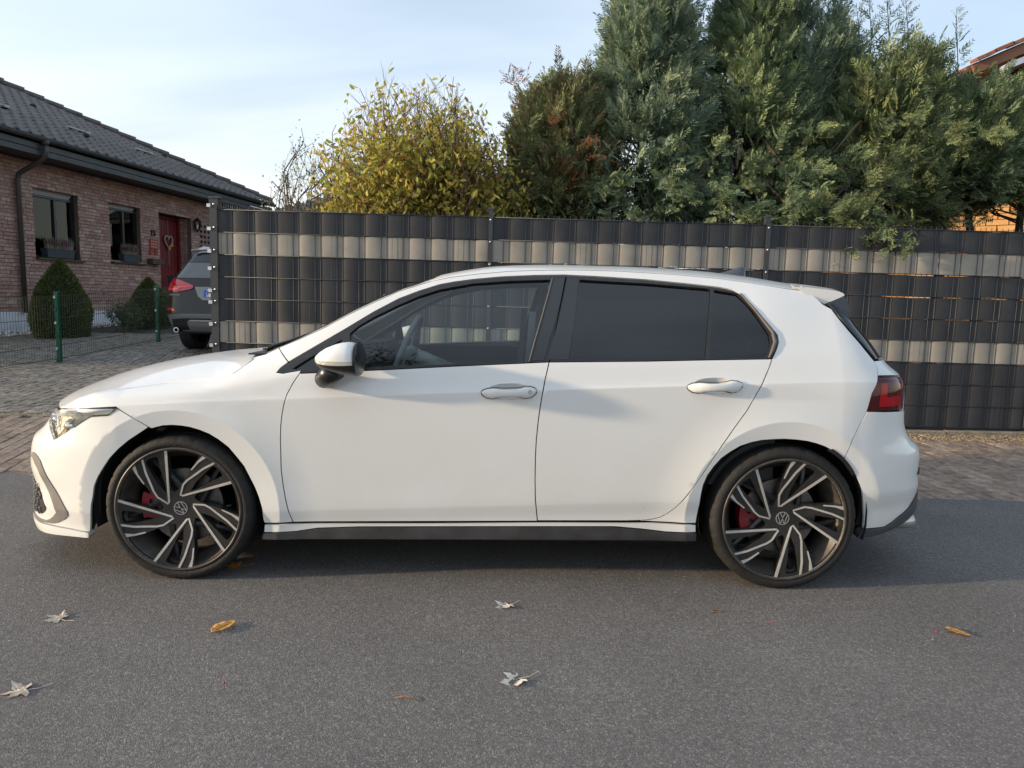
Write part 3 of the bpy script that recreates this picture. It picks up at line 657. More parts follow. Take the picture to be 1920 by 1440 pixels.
hatch = [d['hatchline'][5], d['hatchline'][6], (3.118, .957), (3.3, .955), (3.603, .941), (3.533, .86), (3.433, .799), (3.47, .670), (3.6, .658), (4.1, .650), (4.1, 1.03), (3.4, 1.02)]
hatch_o = panel('tailgate', hatch, (), M_paint, both=True)
tail = [(3.111, .953), (3.3, .951), (3.60, .938), (3.53, .86), (3.43, .80), (3.2, .803), (3.003, .805), (3.035, .881)]
for sd_ in (1, -1):
    lamp = empty('tail_light'); lamp.parent = car
    panel('lamp_base', tail, (), M_maroon, lamp, off=-.012, side=sd_, depth=.004)
    panel('lamp_element', [(3.14, .925), (3.20, .925), (3.185, .862), (3.36, .868), (3.43, .845), (3.42, .822), (3.11, .822), (3.115, .855)], (), M_redpl, lamp, off=-.008, side=sd_, depth=.003, gap=0, st=.01)
    panel('lamp_element', [(3.35, .918), (3.43, .916), (3.43, .897), (3.35, .899)], (), M_redbr, lamp, off=-.006, side=sd_, depth=.003, gap=0, st=.01)
    m = MB(); pp = SS(np.array([3.25, 3.29, 3.32, 3.36, 3.40, 3.44]), np.array([.878, .874, .880, .875, .881, .878]))+np.array([-.004, .004, 0]); m.tube([(p[0], p[1]*sd_, p[2]) for p in pp], .0016, 4); m.build('lamp_line', M_redbr, lamp)
    panel('lens', tail, (), M_lensred, lamp, off=-.001, side=sd_, depth=.006)
hl_ = d['hatchline']; rg = [(hl_[5][0]+.006, hl_[5][1]+.006), (hl_[4][0]+.003, hl_[4][1]+.003), (hl_[3][0]+.003, hl_[3][1]+.003), (hl_[2][0]+.01, hl_[2][1]), (3.1, 1.30), (4.1, 1.32), (4.1, 1.036)]
panel('rear_window', rg, (), M_glass_r, both=True, off=-.004, st=.03)
# rear window black band next to the pillar
for sd_ in (1, -1):
    m = MB(); P = SS(np.array([h_[0]+.02 for h_ in hl_[2:6][::-1]]), np.array([h_[1]+.008 for h_ in hl_[2:6][::-1]])); m.tube([(p[0]+.004, p[1]*sd_*.995, p[2]) for p in P], .006, 6)
    m.build('window_seal', M_trim, car, smooth=True)
# spoiler
prof_t = [(2.70, 1.335), (2.76, 1.334), (2.84, 1.3265), (2.900, 1.319), (2.922, 1.310), (2.927, 1.301)]
prof_b = [(2.905, 1.290), (2.875, 1.276), (2.832, 1.2585), (2.775, 1.285)]
V = []; F = []; ys = np.linspace(-.655, .655, 21); pr = prof_t+prof_b; n = len(pr)
for y in ys:
    u = abs(y)/.655; c_ = (1-u**2)
    for k, (x, z) in enumerate(pr):
        V.append((x+.105*c_*(1 if k > 1 else .9), y, z+.034*c_))
for i in range(len(ys)-1):
    for k in range(n):
        F.append((i*n+k, i*n+(k+1) % n, (i+1)*n+(k+1) % n, (i+1)*n+k))
F.append(tuple(range(n))); F.append(tuple((len(ys)-1)*n+k for k in range(n))[::-1])
sp = mesh_np('roof_spoiler', np.array(V), F, M_paint, car); recalc(sp); sharp(sp, 40)
for sd_ in (1, -1):
    pts = [(2.79, 1.285), (2.834, 1.2575), (2.923, 1.2965), (2.935, 1.280), (2.939, 1.235), (2.938, 1.195), (2.930, 1.163), (2.88, 1.20), (2.83, 1.245)]
    m = MB(); V = [(x, -(.664+.04*(1.29-z)/.13)*sd_, z) for x, z in pts]+[(x+.03, -.56*sd_, z+.004) for x, z in pts]; n = len(pts)
    m.add(V, [tuple(range(n)), tuple(range(n, 2*n))[::-1]]+[(i, i+n, (i+1) % n+n, (i+1) % n) for i in range(n)])
    o = m.build('spoiler_fin', simple('fin_black', (.022, .024, .030), .25, coat=.6) if 'fin_black' not in MT else MT['fin_black'], sp); recalc(o)
# exhaust
for sd_ in (1, -1):
    m = MB(); V = []
    o_ = MB(); o_.lathe([(.030, 0), (.036, .002), (.037, .10), (.033, .10), (.031, .01)], (0, 0, 0), 'Z', 20)
    o = o_.build('exhaust_tip', M_silver, car, smooth=True); o.rotation_euler = (0, -PI/2, 0); o.location = (3.405, -.52*sd_, .215)
# --- hood, windscreen, roof
def tsurf(name, s0, s1, v0, v1, mat, ns=50, nv=41, off=0, parent=car, both=True):
    s = np.linspace(s0, s1, ns); v = np.concatenate([np.linspace(v0, .12, 7)[:-1], np.linspace(.12, v1, nv-6)]) if v0 < .12 < v1 else np.linspace(v0, v1, nv)
    if both: v = np.concatenate([v, 2-v[::-1][1:]])
    S_, V_ = np.meshgrid(s, v, indexing='ij'); P = TS(S_.ravel(), V_.ravel(), E3, SK, CS, CX, CZ); nv_ = len(v)
    if off: P = P+np.array([0, 0, off])
    i, j = np.meshgrid(np.arange(ns-1), np.arange(nv_-1), indexing='ij'); a = (i*nv_+j).ravel(); F = np.stack([a, a+nv_, a+nv_+1, a+1], 1)
    # downward rim
    rim = np.concatenate([np.arange(nv_), np.arange(1, ns)*nv_+nv_-1, (ns-1)*nv_+np.arange(nv_-2, -1, -1), np.arange(ns-2, 0, -1)*nv_]); n0 = len(P)
    Q = P[rim]+np.array([0, 0, -.012]); k = np.arange(len(rim)); k2 = (k+1) % len(rim)
    F2 = np.stack([rim[k], rim[k2], n0+k2, n0+k], 1)
    o = mesh_np(name, np.concatenate([P, Q]), np.concatenate([F, F2]), mat, parent, smooth=True); recalc(o); return o
tsurf('hood', .004, .995, .004, 1, M_paint, 60)
tsurf('cowl', .97, 1.13, .0, 1, M_gap, 8, off=-.03)
m = MB()
for k in range(9):
    x = .24+.008*k
    m.box((.30+.012*(k % 2), -.62+.155*k, .985+.028*(1-(abs(-.62+.155*k)/.62)**2)), (.11, .14, .006))
m.build('cowl_grille', M_trim, car, kind='stuff')
m = MB(); m.tube([(.30, -.60, 1.005), (.36, -.45, 1.032), (.37, -.1, 1.055), (.39, .1, 1.062)], [.010, .008, .006, .004], 6); m.build('wiper', M_trim, car, smooth=True); m = MB(); m.tube([(.33, -.02, 1.03), (.35, .3, 1.05), (.40, .62, 1.03)], [.008, .006, .004], 6)
m.build('wiper', M_trim, car, smooth=True)
tsurf('windscreen', 1.12, 2.0, .085, 1, M_glass_f, 30)
for lab, v0, v1 in (('a_pillar', .0, .09),):
    for q in (0, 1):
        s = np.linspace(1.06, 2.02, 30); v = np.linspace(v0, v1, 6)
        if q: v = 2-v
        S_, V_ = np.meshgrid(s, v, indexing='ij'); P = TS(S_.ravel(), V_.ravel(), E3, SK, CS, CX, CZ)
        i, j = np.meshgrid(np.arange(29), np.arange(5), indexing='ij'); a = (i*6+j).ravel(); F = np.stack([a, a+6, a+7, a+1], 1)
        P2 = P+np.array([.01, 0, -.02]); o = mesh_np(lab, np.concatenate([P, P2]), np.concatenate([F, F+len(P), np.stack([np.arange(29)*6+5, np.arange(29)*6+11, np.arange(29)*6+11+len(P), np.arange(29)*6+5+len(P)], 1)]), M_paint, car, smooth=True); recalc(o)
tsurf('roof', 2.0, 3.0, .002, 1, M_paint, 60)
for sd_ in (1, -1):
    m = MB(); m.tube([(p[0], p[1]*sd_, p[2]-.0005) for p in E3[21:]], .0018, 5)
    m.build('roof_seam', simple('seam_grey', (.42, .42, .43), .5) if 'seam_grey' not in MT else MT['seam_grey'], car, smooth=True)
# headliner
tsurf('headliner', 1.98, 2.98, .03, 1, simple('headliner_grey', (.30, .30, .29), .9), 20, off=-.035)
# antenna fin
V = []; F = []; xs = [2.53, 2.58, 2.62, 2.655, 2.675, 2.688, 2.690]; hs = [.003, .018, .036, .050, .053, .045, .004]; ws = [.006, .018, .024, .024, .020, .012, .006]
zr = [1.4115, 1.4085, 1.406, 1.403, 1.401, 1.400, 1.400]
for x, h_, w_, z_ in zip(xs, hs, ws, zr):
    for k in range(9):
        a = PI*k/8; V.append((x, w_*math.cos(a)*(1-.6*math.sin(a)), z_-.012+(h_+.012)*math.sin(a)))
for i in range(6):
    for k in range(8): F.append((i*9+k, i*9+k+1, (i+1)*9+k+1, (i+1)*9+k))
F.append(tuple(6*9+k for k in range(9)))
o = mesh_np('antenna_fin', np.array(V), F, simple('antenna_grey', (.05, .055, .065), .3, coat=.6), car, smooth=True); recalc(o)
# --- mirrors
for side in (1, -1):
    mr_ = empty('wing_mirror'); mr_.parent = car
    xs = [.626, .634, .650, .675, .705, .735, .762, .782, .796, .802]
    zt = [1.003, 1.013, 1.027, 1.043, 1.0555, 1.0635, 1.066, 1.062, 1.045, 1.026]
    zi = [1.001, .998, .995, .9935, .993, .993, .993, .993, .994, .994]      # cap / indicator border
    zj = [1.000, .985, .980, .9775, .976, .976, .977, .978, .979, .981]    # indicator / black border
    zb = [.999, .972, .960, .950, .942, .936, .932, .930, .929, .934]
    yc = .985; hwid = [.01, .055, .080, .098, .108, .112, .112, .110, .106, .100]
    def rows(lo, hi, n, full=False):
        R = []
        for i, x in enumerate(xs):
            top, bot = zt[i], zb[i]; zc = (top+bot)/2; hh_ = (top-bot)/2; ring = []
            z0, z1 = lo(i), hi(i)
            f0 = math.asin(max(-1, min(1, (z0-zc)/hh_))); f1 = math.asin(max(-1, min(1, (z1-zc)/hh_)))
            for k in range(n+1):
                f = f0+(f1-f0)*k/n; c = max(math.cos(f), 0)**.7; ring.append((x, -(yc+hwid[i]*c), zc+hh_*math.sin(f)))
            back = [(x, -(yc-hwid[i]*(max(math.cos(f0+(f1-f0)*k/n), 0)**.7)), zc+hh_*math.sin(f0+(f1-f0)*k/n)) for k in range(n, -1, -1)]
            R.append(ring+back)
        return R
    def loft(name, R, mat, closeend=True):
        n = len(R[0]); V = np.array([p for r in R for p in r]); V[:, 1] *= side; F = []
        for i in range(len(R)-1):
            for k in range(n): F.append((i*n+k, i*n+(k+1) % n, (i+1)*n+(k+1) % n, (i+1)*n+k))
        F.append(tuple(range(n))); F.append(tuple((len(R)-1)*n+k for k in range(n)))
        o = mesh_np(name, V, F, mat, mr_, smooth=True); recalc(o); sharp(o, 50); return o
    loft('mirror_cap', rows(lambda i: zi[i], lambda i: zt[i], 7), M_paint)
    loft('mirror_indicator', rows(lambda i: zj[i]+.001, lambda i: zi[i]-.001, 2), simple('indicator_glass', (.62, .60, .52), .15, coat=1, bump=.5, bscale=300) if 'indicator_glass' not in MT else MT['indicator_glass'])
    hsg = loft('mirror_housing', rows(lambda i: zb[i], lambda i: zj[i], 6), M_trim)
    xs = [.795, .804, .812]; zt = [1.0655, 1.060, 1.040]; zb = [.927, .930, .948]; hwid = [.112, .110, .085]
    loft('mirror_bezel', rows(lambda i: zb[i]+.0005, lambda i: zt[i]-.0005, 12), M_trim)
    m = MB(); m.tube([(.700, -.96*side, .952), (.665, -.945*side, .925), (.640, -.915*side, .905), (.635, -.87*side, .900)], [.045, .043, .040, .038], 14); o = m.build('mirror_foot', M_trim, mr_, smooth=True)
# --- floor, arches and cabin
m = MB(); m.box((1.25, 0, .155), (3.2, 1.3, .05)); m.box((1.3, 0, .20), (1.75, 1.62, .03)); m.build('floor_pan', M_liner, car)
for cx in (0, 2.627):
    for sd_ in (1, -1):
        m = MB(); n = 20
        for k in range(n):
            a0 = -.25+(PI+.5)*k/n; a1 = -.25+(PI+.5)*(k+1)/n; r = .372
            q = [(cx+r*math.cos(a), -y*sd_, .322+r*math.sin(a)) for a, y in ((a0, .868), (a1, .868), (a1, .58), (a0, .58))]
            m.add(q, [(0, 1, 2, 3)])
        m.box((cx, -.57*sd_, .45), (.76, .01, .60))
        m.build('wheel_arch', M_liner, car)
cab = empty('cabin'); cab.parent = car
m = MB()
def hexa(P, m=m): m.add(P, [(0, 3, 2, 1), (4, 5, 6, 7), (0, 1, 5, 4), (1, 2, 6, 5), (2, 3, 7, 6), (3, 0, 4, 7)])
hexa([(.30, -.72, .5), (.82, -.72, .5), (.82, .72, .5), (.30, .72, .5), (.40, -.70, .955), (.80, -.70, .99), (.80, .70, .99), (.40, .70, .955)])
hexa([(.66, -.56, .97), (.86, -.56, .98), (.86, -.20, .98), (.66, -.20, .97), (.72, -.55, 1.035), (.835, -.55, 1.045), (.835, -.21, 1.045), (.72, -.21, 1.035)])
m.build('dashboard', M_int, cab)
for sd_ in (1, -1):
    m = MB(); m.box((1.5, -.765*sd_, .70), (2.2, .05, .50)); m.build('door_lining', M_int, cab)
    # far B pillar and belt
    m = MB(); m.tube([(1.64, -.53*sd_, 1.33), (1.61, -.60*sd_, 1.15), (1.58, -.68*sd_, .95), (1.57, -.70*sd_, .6)], [.03, .035, .04, .045], 8); m.build('b_pillar', MT['headliner_grey'], cab, smooth=True)
    m = MB()
    V = [(1.50, -.70*sd_, 1.20), (1.53, -.70*sd_, 1.20), (1.50, -.60*sd_, .60), (1.46, -.60*sd_, .60)]; m.add(V, [(0, 1, 2, 3)]); m.build('seat_belt', M_int2, cab)
m = MB(); n = 28
Rm = Matrix.Translation((.905, -.37, .985)) @ Matrix.Rotation(math.radians(-68), 4, 'Y')
ring = [tuple(Rm @ Vector((.185*math.cos(2*PI*k/n), .185*math.sin(2*PI*k/n), 0))) for k in range(n+1)]
m.tube(ring, .015, 8); m.tube([tuple(Rm @ Vector((0, -.18, 0))), tuple(Rm @ Vector((0, 0, -.03))), tuple(Rm @ Vector((0, .18, 0)))], [.018, .045, .018], 8); m.tube([tuple(Rm @ Vector((0, 0, -.03))), tuple(Rm @ Vector((0, 0, -.25)))], .04, 8)
m.build('steering_wheel', M_int2, cab, smooth=True)
def rbox(name, c, dm, rot, bev, mat, parent):
    m = MB(); m.box((0, 0, 0), dm); o = m.build(name, mat, parent); o.location = c; o.rotation_euler = rot; b = o.modifiers.new('bevel', 'BEVEL'); b.width = bev; b.segments = 3
    return o
for y in (-.37, .37):
    for x, nm in ((1.55, 'front_seat'), (2.35, 'rear_seat')):
        rbox(nm, (x-.15, y, .48), (.50, .50, .18), (0, 0, 0), .06, M_int, cab)
        rbox('seat_back', (x+.22, y, .74), (.16, .50, .58), (0, math.radians(22), 0), .06, M_int, cab)
        rbox('head_rest', (x+.36, y, 1.10), (.10, .26, .17), (0, math.radians(15), 0), .04, M_int, cab)
rbox('rear_mirror', (.76, 0, 1.24), (.03, .22, .06), (0, 0, 0), .015, M_int, cab)

# --- wheels
R_ = .270
def pol(r, deg): a = math.radians(deg); return (r*math.cos(a), r*math.sin(a))
big_h = [pol(.955, a) for a in (121.5, 117, 112, 107, 102, 97, 92, 88.5)]+[pol(.80, 91.2), pol(.67, 94.2), pol(.50, 99.5), pol(.38, 106.5), pol(.31, 116), pol(.28, 128), pol(.30, 134), (-.261, .263), (-.36, .50), (-.461, .743)]
loop_h = [(.055, .33), (.09, .50), (.17, .68), (.25, .84), (.285, .875), (.36, .855), (.445, .80), (.455, .765), (.28, .57), (.13, .39)]
P0 = pol(.19, 113); P1 = pol(.985, 49.2); C1 = (-.085, .387); C2 = (.015, .575); C3 = pol(.985, 73.0)
def strip(path, w0, w1=None, off=0):
    w1 = w0 if w1 is None else w1; p = [np.array(q) for q in path]; L_, R2 = [], []
    for i in range(len(p)):
        t = p[min(i+1, len(p)-1)]-p[max(i-1, 0)]; t = t/np.linalg.norm(t); nrm = np.array([-t[1], t[0]]); w = w0+(w1-w0)*i/(len(p)-1)
        L_.append(p[i]+nrm*(w/2+off)); R2.append(p[i]-nrm*(w/2-off))
    return L_+R2[::-1]
arc = lambda a0, a1, r=.985, n=6: [pol(r, a0+(a1-a0)*k/n) for k in range(n+1)]
silver = [strip([P0, ((P0[0]+P1[0])/2, (P0[1]+P1[1])/2), P1], .030, .044), strip([P0, C1, (-.045, .485), C2, (.14, .77), C3], .026, .034), strip(arc(73, 49.2), .032), [pol(.993, 85.6), pol(.993, 81.6), pol(.84, 87.2), pol(.67, 92.2), pol(.68, 93.6), pol(.84, 89.2)], strip(arc(86, 121, .980), .022)]
def yface(r): return .006+.030*(1-min(r, 1))**1.3          # how far the face is set back
def poly_solid(polys, rot, yf, thick, m, holes=()):
    outer = polys; loops = [outer]+list(holes); E = []; V2 = []; b = 0
    for l in loops:
        V2 += [Vector((p[0], p[1])) for p in l]; E += [(b+i, b+(i+1) % len(l)) for i in range(len(l))]; b += len(l)
    vo, eo, fo, *_ = delaunay_2d_cdt(V2, E, [], 0, 1e-6); vo = np.array([tuple(v) for v in vo]); F = np.array([f for f in fo if len(f) == 3])
    c = vo[F].mean(1); ok = inpoly(c, outer)
    for h_ in holes: ok &= ~inpoly(c, h_)
    F = F[ok]; cr, sr = math.cos(rot), math.sin(rot); W_ = np.stack([vo[:, 0]*cr-vo[:, 1]*sr, vo[:, 0]*sr+vo[:, 1]*cr], 1)*R_
    rr = np.hypot(vo[:, 0], vo[:, 1]); yy = np.array([yf(r) for r in rr])
    top = np.stack([W_[:, 0], yy, W_[:, 1]], 1); bot = top+np.array([0, thick, 0]); n = len(top)
    a = vo[F[:, 1]]-vo[F[:, 0]]; b2 = vo[F[:, 2]]-vo[F[:, 0]]; s_ = a[:, 0]*b2[:, 1]-a[:, 1]*b2[:, 0]; F[s_ < 0] = F[s_ < 0][:, ::-1]
    ed = {}
    for f in F.tolist():
        for i in range(3): ed[(f[i], f[(i+1) % 3])] = 1
    FF = [tuple(f) for f in F.tolist()]
    for (i, j) in ed:
        if (j, i) not in ed: FF.append((j, i, i+n, j+n))
    m.add(np.concatenate([top, bot]).tolist(), FF)
def make_wheel():
    w = empty('wheel')
    hwid = .113; TR = .3225
    prof = [(.266, .018), (.270, .006), (.276, .001), (.286, -.003), (.296, -.0025), (.307, .003), (.3145, .012), (.3185, .022), (.3205, .030), (TR, .055), (TR, .080), (TR-.007, .081), (TR-.007, .089), (TR, .090), (TR, .145), (TR-.007, .146), (TR-.007, .155), (TR, .156), (.3205, .20), (.316, .214), (.305, .226), (.28, .226), (.258, .210)]
    n = 168; V = []; F = []
    for i, (r, h_) in enumerate(prof):
        for k in range(n):
            a = 2*PI*k/n; rr = r
            if .306 < r <= .3206 and h_ < .05 and k % 6 == 0: rr = r-.0035
            V.append((rr*math.cos(a), h_, rr*math.sin(a)))
    for i in range(len(prof)-1):
        for k in range(n): F.append((i*n+k, (i+1)*n+k, (i+1)*n+(k+1) % n, i*n+(k+1) % n))
    t = mesh_np('tyre', np.array(V), F, M_rubber, w); recalc(t); sharp(t, 30)
    mm = MB(); mm.lathe([(.2735, -.001), (.2735, .010), (.270, .0135), (.2635, .0135), (.2615, .004), (.2625, -.001), (.2665, -.0035)], (0, .0, 0), 'Y', 96, close=True); rim = mm.build('rim', M_barrel, w, smooth=True); recalc(rim)
    mm = MB(); mm.lathe([(.262, .010), (.252, .022), (.238, .06), (.222, .075), (.217, .12), (.232, .20), (.255, .21)], (0, 0, 0), 'Y', 72); o = mm.build('rim_barrel', M_barrel, rim, smooth=True)
    mm = MB(); outer = [pol(.972, a) for a in np.arange(0, 360, 4)]
    holes = []
    for q in range(5):
        c, s = math.cos(math.radians(72*q)), math.sin(math.radians(72*q))
        for hh_ in (big_h, loop_h): holes.append([(x*c-y*s, x*s+y*c) for x, y in hh_])
    poly_solid(outer, 0, yface, .034, mm, holes); o = mm.build('spokes', M_rimblk, rim); sharp(o, 40)
    mm = MB()
    for q in range(5):
        for s_ in silver: poly_solid(s_, math.radians(72*q), lambda r: yface(r)-.0025, .004, mm)
    mm.build('machined_edge', M_rimsil, rim)
    # pocket walls inside the loops: darker bronze lining set deeper
    mm = MB()
    for q in range(5):
        a = math.radians(72*q+80); mm.tube([(.075*math.cos(a-.9), .045, .075*math.sin(a-.9)), (.20*math.cos(a-.25), .045, .20*math.sin(a-.25)), (.24*math.cos(a-.2), .05, .24*math.sin(a-.2))], [.014, .012, .012], 6)
    mm.build('spoke_back', M_rimblk, rim)
    mm = MB(); mm.lathe([(.001, .028), (.030, .028), (.033, .030), (.034, .036), (.062, .037), (.064, .05)], (0, 0, 0), 'Y', 40); o = mm.build('hub', M_rimblk, rim, smooth=False)
    for q in range(5):
        a = math.radians(72*q+60); mm = MB(); mm.lathe([(.001, .033), (.006, .033), (.0075, .031), (.0095, .031), (.011, .042)], (.056*math.cos(a), 0, .056*math.sin(a)), 'Y', 10); mm.build('wheel_bolt', M_gap, rim)
        mm = MB(); mm.lathe([(.0102, .034), (.0145, .0335), (.0150, .040)], (.056*math.cos(a), 0, .056*math.sin(a)), 'Y', 12); mm.build('bolt_seat', M_rimblk, rim)
    # centre cap with the round emblem
    cap = MB(); cap.lathe([(.001, .0265), (.029, .0265), (.031, .028)], (0, 0, 0), 'Y', 36); cp = cap.build('centre_cap', M_piano, rim, smooth=False)
    mm = MB(); mm.lathe([(.0265, .0260), (.0265, .0240), (.0295, .0240), (.0298, .0260)], (0, 0, 0), 'Y', 40)
    def stroke(pts, w_=.0030):
        m_ = mm; p = [np.array(q)*.0268 for q in pts]
        Lx = strip([tuple(q) for q in p], w_); n = len(Lx); V = [(x, .0240, z) for x, z in Lx]+[(x, .0263, z) for x, z in Lx]; h = n//2
        F = [(i, n-1-i, n-2-i, i+1) for i in range(h-1)]+[(i, (i+1) % n, (i+1) % n+n, i+n) for i in range(n)]
        m_.add(V, F)
    stroke([(-.40, .90), (-.02, .12), (.02, .12), (.40, .90)]); stroke([(-.78, .60), (-.36, -.86), (-.28, -.86), (0, -.06)]); stroke([(.78, .60), (.36, -.86), (.28, -.86), (0, -.06)])
    o = mm.build('emblem', M_silver, cp); recalc(o)
    mm = MB(); mm.tube([(.215*math.cos(math.radians(-48)), .035, .215*math.sin(math.radians(-48))), (.195*math.cos(math.radians(-48)), .030, .195*math.sin(math.radians(-48)))], .005, 8); mm.build('valve', M_gap, rim)
    return w
def make_brake():
    b = empty('brake')
    mm = MB(); mm.lathe([(.07, .062), (.075, .075), (.165, .075), (.167, .080), (.165, .095), (.07, .095)], (0, 0, 0), 'Y', 56); mm.lathe([(.001, .050), (.072, .050), (.075, .075)], (0, 0, 0), 'Y', 40); mm.build('brake_disc', M_disc, b, smooth=False)
    mm = MB(); n = 10
    for r0, r1 in ((.150, .182), (.095, .118)):
        V = []; F = []
        for k in range(n+1):
            a = math.radians(160+38*k/n)
            for r, y in ((r0, .052), (r1, .052), (r1, .11), (r0, .11)): V.append((r*math.cos(a), y, r*math.sin(a)))
        for k in range(n):
            for j in range(4): F.append((k*4+j, k*4+(j+1) % 4, (k+1)*4+(j+1) % 4, (k+1)*4+j))
        F.append((0, 1, 2, 3)); F.append((n*4+3, n*4+2, n*4+1, n*4)); mm.add(V, F)
    for dg in (162, 180, 198):
        a = math.radians(dg); mm.box((.135*math.cos(a), .075, .135*math.sin(a)), (.05, .045, .022), None)
    o = mm.build('caliper', M_red, b); recalc(o)
    return b
wheel0 = make_wheel(); brake0 = make_brake()
first = True
for (cx, sd_, rot, st_) in ((0, 1, 51, 0.0), (2.627, 1, 0, 0), (0, -1, 20, 0), (2.627, -1, 40, 0)):
    hub = empty('wheel_hub'); hub.parent = car; hub.location = (cx, -.889*sd_, .322); hub.rotation_euler = (0, 0, (0 if sd_ == 1 else PI)+(math.radians(st_)))
    w_ = wheel0 if first else copy_tree(wheel0); w_.parent = hub; w_.rotation_euler = (0, -math.radians(rot), 0)
    b_ = brake0 if first else copy_tree(brake0); b_.parent = hub
    first = False
# flatten: thing > part > sub-part, never a fourth level
def flatten(root):
    bpy.context.view_layer.update()
    def depth(o):
        k = 0
        while o.parent is not None: o = o.parent; k += 1
        return k
    allc = list(root.children_recursive)
    mw = {o: o.matrix_world.copy() for o in allc}
    dp = {o: depth(o) for o in allc}
    for o in allc:
        if dp[o] > 2 and o.type != 'EMPTY':
            p = o.parent
            while depth(p) > 1: p = p.parent
            o.parent = p; o.matrix_parent_inverse = Matrix(); o.matrix_basis = mw[p].inverted() @ mw[o]
    for o in allc[::-1]:
        if o.type == 'EMPTY' and not o.children: bpy.data.objects.remove(o)
def lift(name):
    """hub empties give way to the wheel they carry"""
    pass
flatten(car)

# ================================================================== GROUND
GY = [-400, 4.60, 6.5, 10.6, 11.5, 13, 14, 17.5, 26, 60, 400]; GZ = [0, 0, .11, .19, .29, .36, .43, .54, .62, .7, .7]
def gz(y): return float(np.interp(y, GY, GZ))
def edge_y(x): return 4.68-.034*x
def asphalt_mat():
    m, t, b = newmat('asphalt'); nd = t.nodes.new; lk = t.links.new
    g = nd('ShaderNodeNewGeometry')
    v = nd('ShaderNodeTexVoronoi'); v.inputs['Scale'].default_value = 190; v.inputs['Randomness'].default_value = 1; lk(g.outputs['Position'], v.inputs[0])
    v2 = nd('ShaderNodeTexVoronoi'); v2.inputs['Scale'].default_value = 310; lk(g.outputs['Position'], v2.inputs[0])
    n = nd('ShaderNodeTexNoise'); n.inputs['Scale'].default_value = 1.3; n.inputs['Detail'].default_value = 8; n.inputs['Roughness'].default_value = .6; lk(g.outputs['Position'], n.inputs[0])
    n3 = nd('ShaderNodeTexNoise'); n3.inputs['Scale'].default_value = 60; n3.inputs['Detail'].default_value = 4; n3.inputs['Roughness'].default_value = .7; lk(g.outputs['Position'], n3.inputs[0])
    r = nd('ShaderNodeValToRGB'); e = r.color_ramp.elements; e[0].position = 0; e[0].color = (.138, .130, .124, 1); e[1].position = 1; e[1].color = (.30, .284, .268, 1)
    a = e.new(.45); a.color = (.166, .156, .149, 1); a = e.new(.80); a.color = (.193, .182, .175, 1)
    sx = nd('ShaderNodeSeparateColor'); lk(v.outputs['Color'], sx.inputs[0]); lk(sx.outputs[0], r.inputs[0])
    mr = nd('ShaderNodeMapRange'); mr.inputs['From Min'].default_value = .3; mr.inputs['From Max'].default_value = .7; mr.inputs['To Min'].default_value = .88; mr.inputs['To Max'].default_value = 1.12; lk(n.outputs[0], mr.inputs[0])
    m3 = nd('ShaderNodeMapRange'); m3.inputs['From Min'].default_value = .3; m3.inputs['From Max'].default_value = .7; m3.inputs['To Min'].default_value = .8; m3.inputs['To Max'].default_value = 1.2; lk(n3.outputs[0], m3.inputs[0])
    mm = nd('ShaderNodeMath'); mm.operation = 'MULTIPLY'; lk(mr.outputs[0], mm.inputs[0]); lk(m3.outputs[0], mm.inputs[1])
    dd = nd('ShaderNodeMapRange'); dd.inputs['From Min'].default_value = .0; dd.inputs['From Max'].default_value = .55; dd.inputs['To Min'].default_value = 1.15; dd.inputs['To Max'].default_value = .75; lk(v.outputs['Distance'], dd.inputs[0])
    m4 = nd('ShaderNodeMath'); m4.operation = 'MULTIPLY'; lk(mm.outputs[0], m4.inputs[0]); lk(dd.outputs[0], m4.inputs[1])
    vm = nd('ShaderNodeVectorMath'); vm.operation = 'SCALE'; lk(r.outputs[0], vm.inputs[0]); lk(m4.outputs[0], vm.inputs['Scale']); lk(vm.outputs[0], b.inputs['Base Color'])
    b.inputs['Roughness'].default_value = .85; b.inputs['Specular IOR Level'].default_value = .35
    ad2 = nd('ShaderNodeMath'); ad2.operation = 'ADD'; lk(v.outputs['Distance'], ad2.inputs[0]); lk(v2.outputs['Distance'], ad2.inputs[1])
    bp = nd('ShaderNodeBump'); bp.invert = True; bp.inputs['Strength'].default_value = .65; bp.inputs['Distance'].default_value = .003; lk(ad2.outputs[0], bp.inputs['Height']); lk(bp.outputs[0], b.inputs['Normal'])
    return m
M_asph = asphalt_mat()
M_soil = simple('joint_soil', (.045, .038, .030), .95, bump=.8, bscale=150, var=.5, vscale=20)
V = []; ys = [y for y in GY if y > 4]; 
xs = [-400, -12, 12, 400]
F = []
for y in ys:
    for x in xs: V.append((x, y if y > 5 else edge_y(x)-.3, gz(y)-.035))
for i in range(len(ys)-1):
    for j in range(3): F.append((i*4+j, i*4+j+1, i*4+j+5, i*4+j+4))
tag(mesh_np('ground', np.array(V), F, M_soil), kind='structure')
V = []; F = []
for x in (-400, -10, 10, 400): V += [(x, -400, .005), (x, edge_y(x), .005), (x, edge_y(x)+.004, -.02)]
for i in range(3): F += [(i*3, i*3+3, i*3+4, i*3+1), (i*3+1, i*3+4, i*3+5, i*3+2)]
tag(mesh_np('road', np.array(V), F, M_asph), kind='structure')
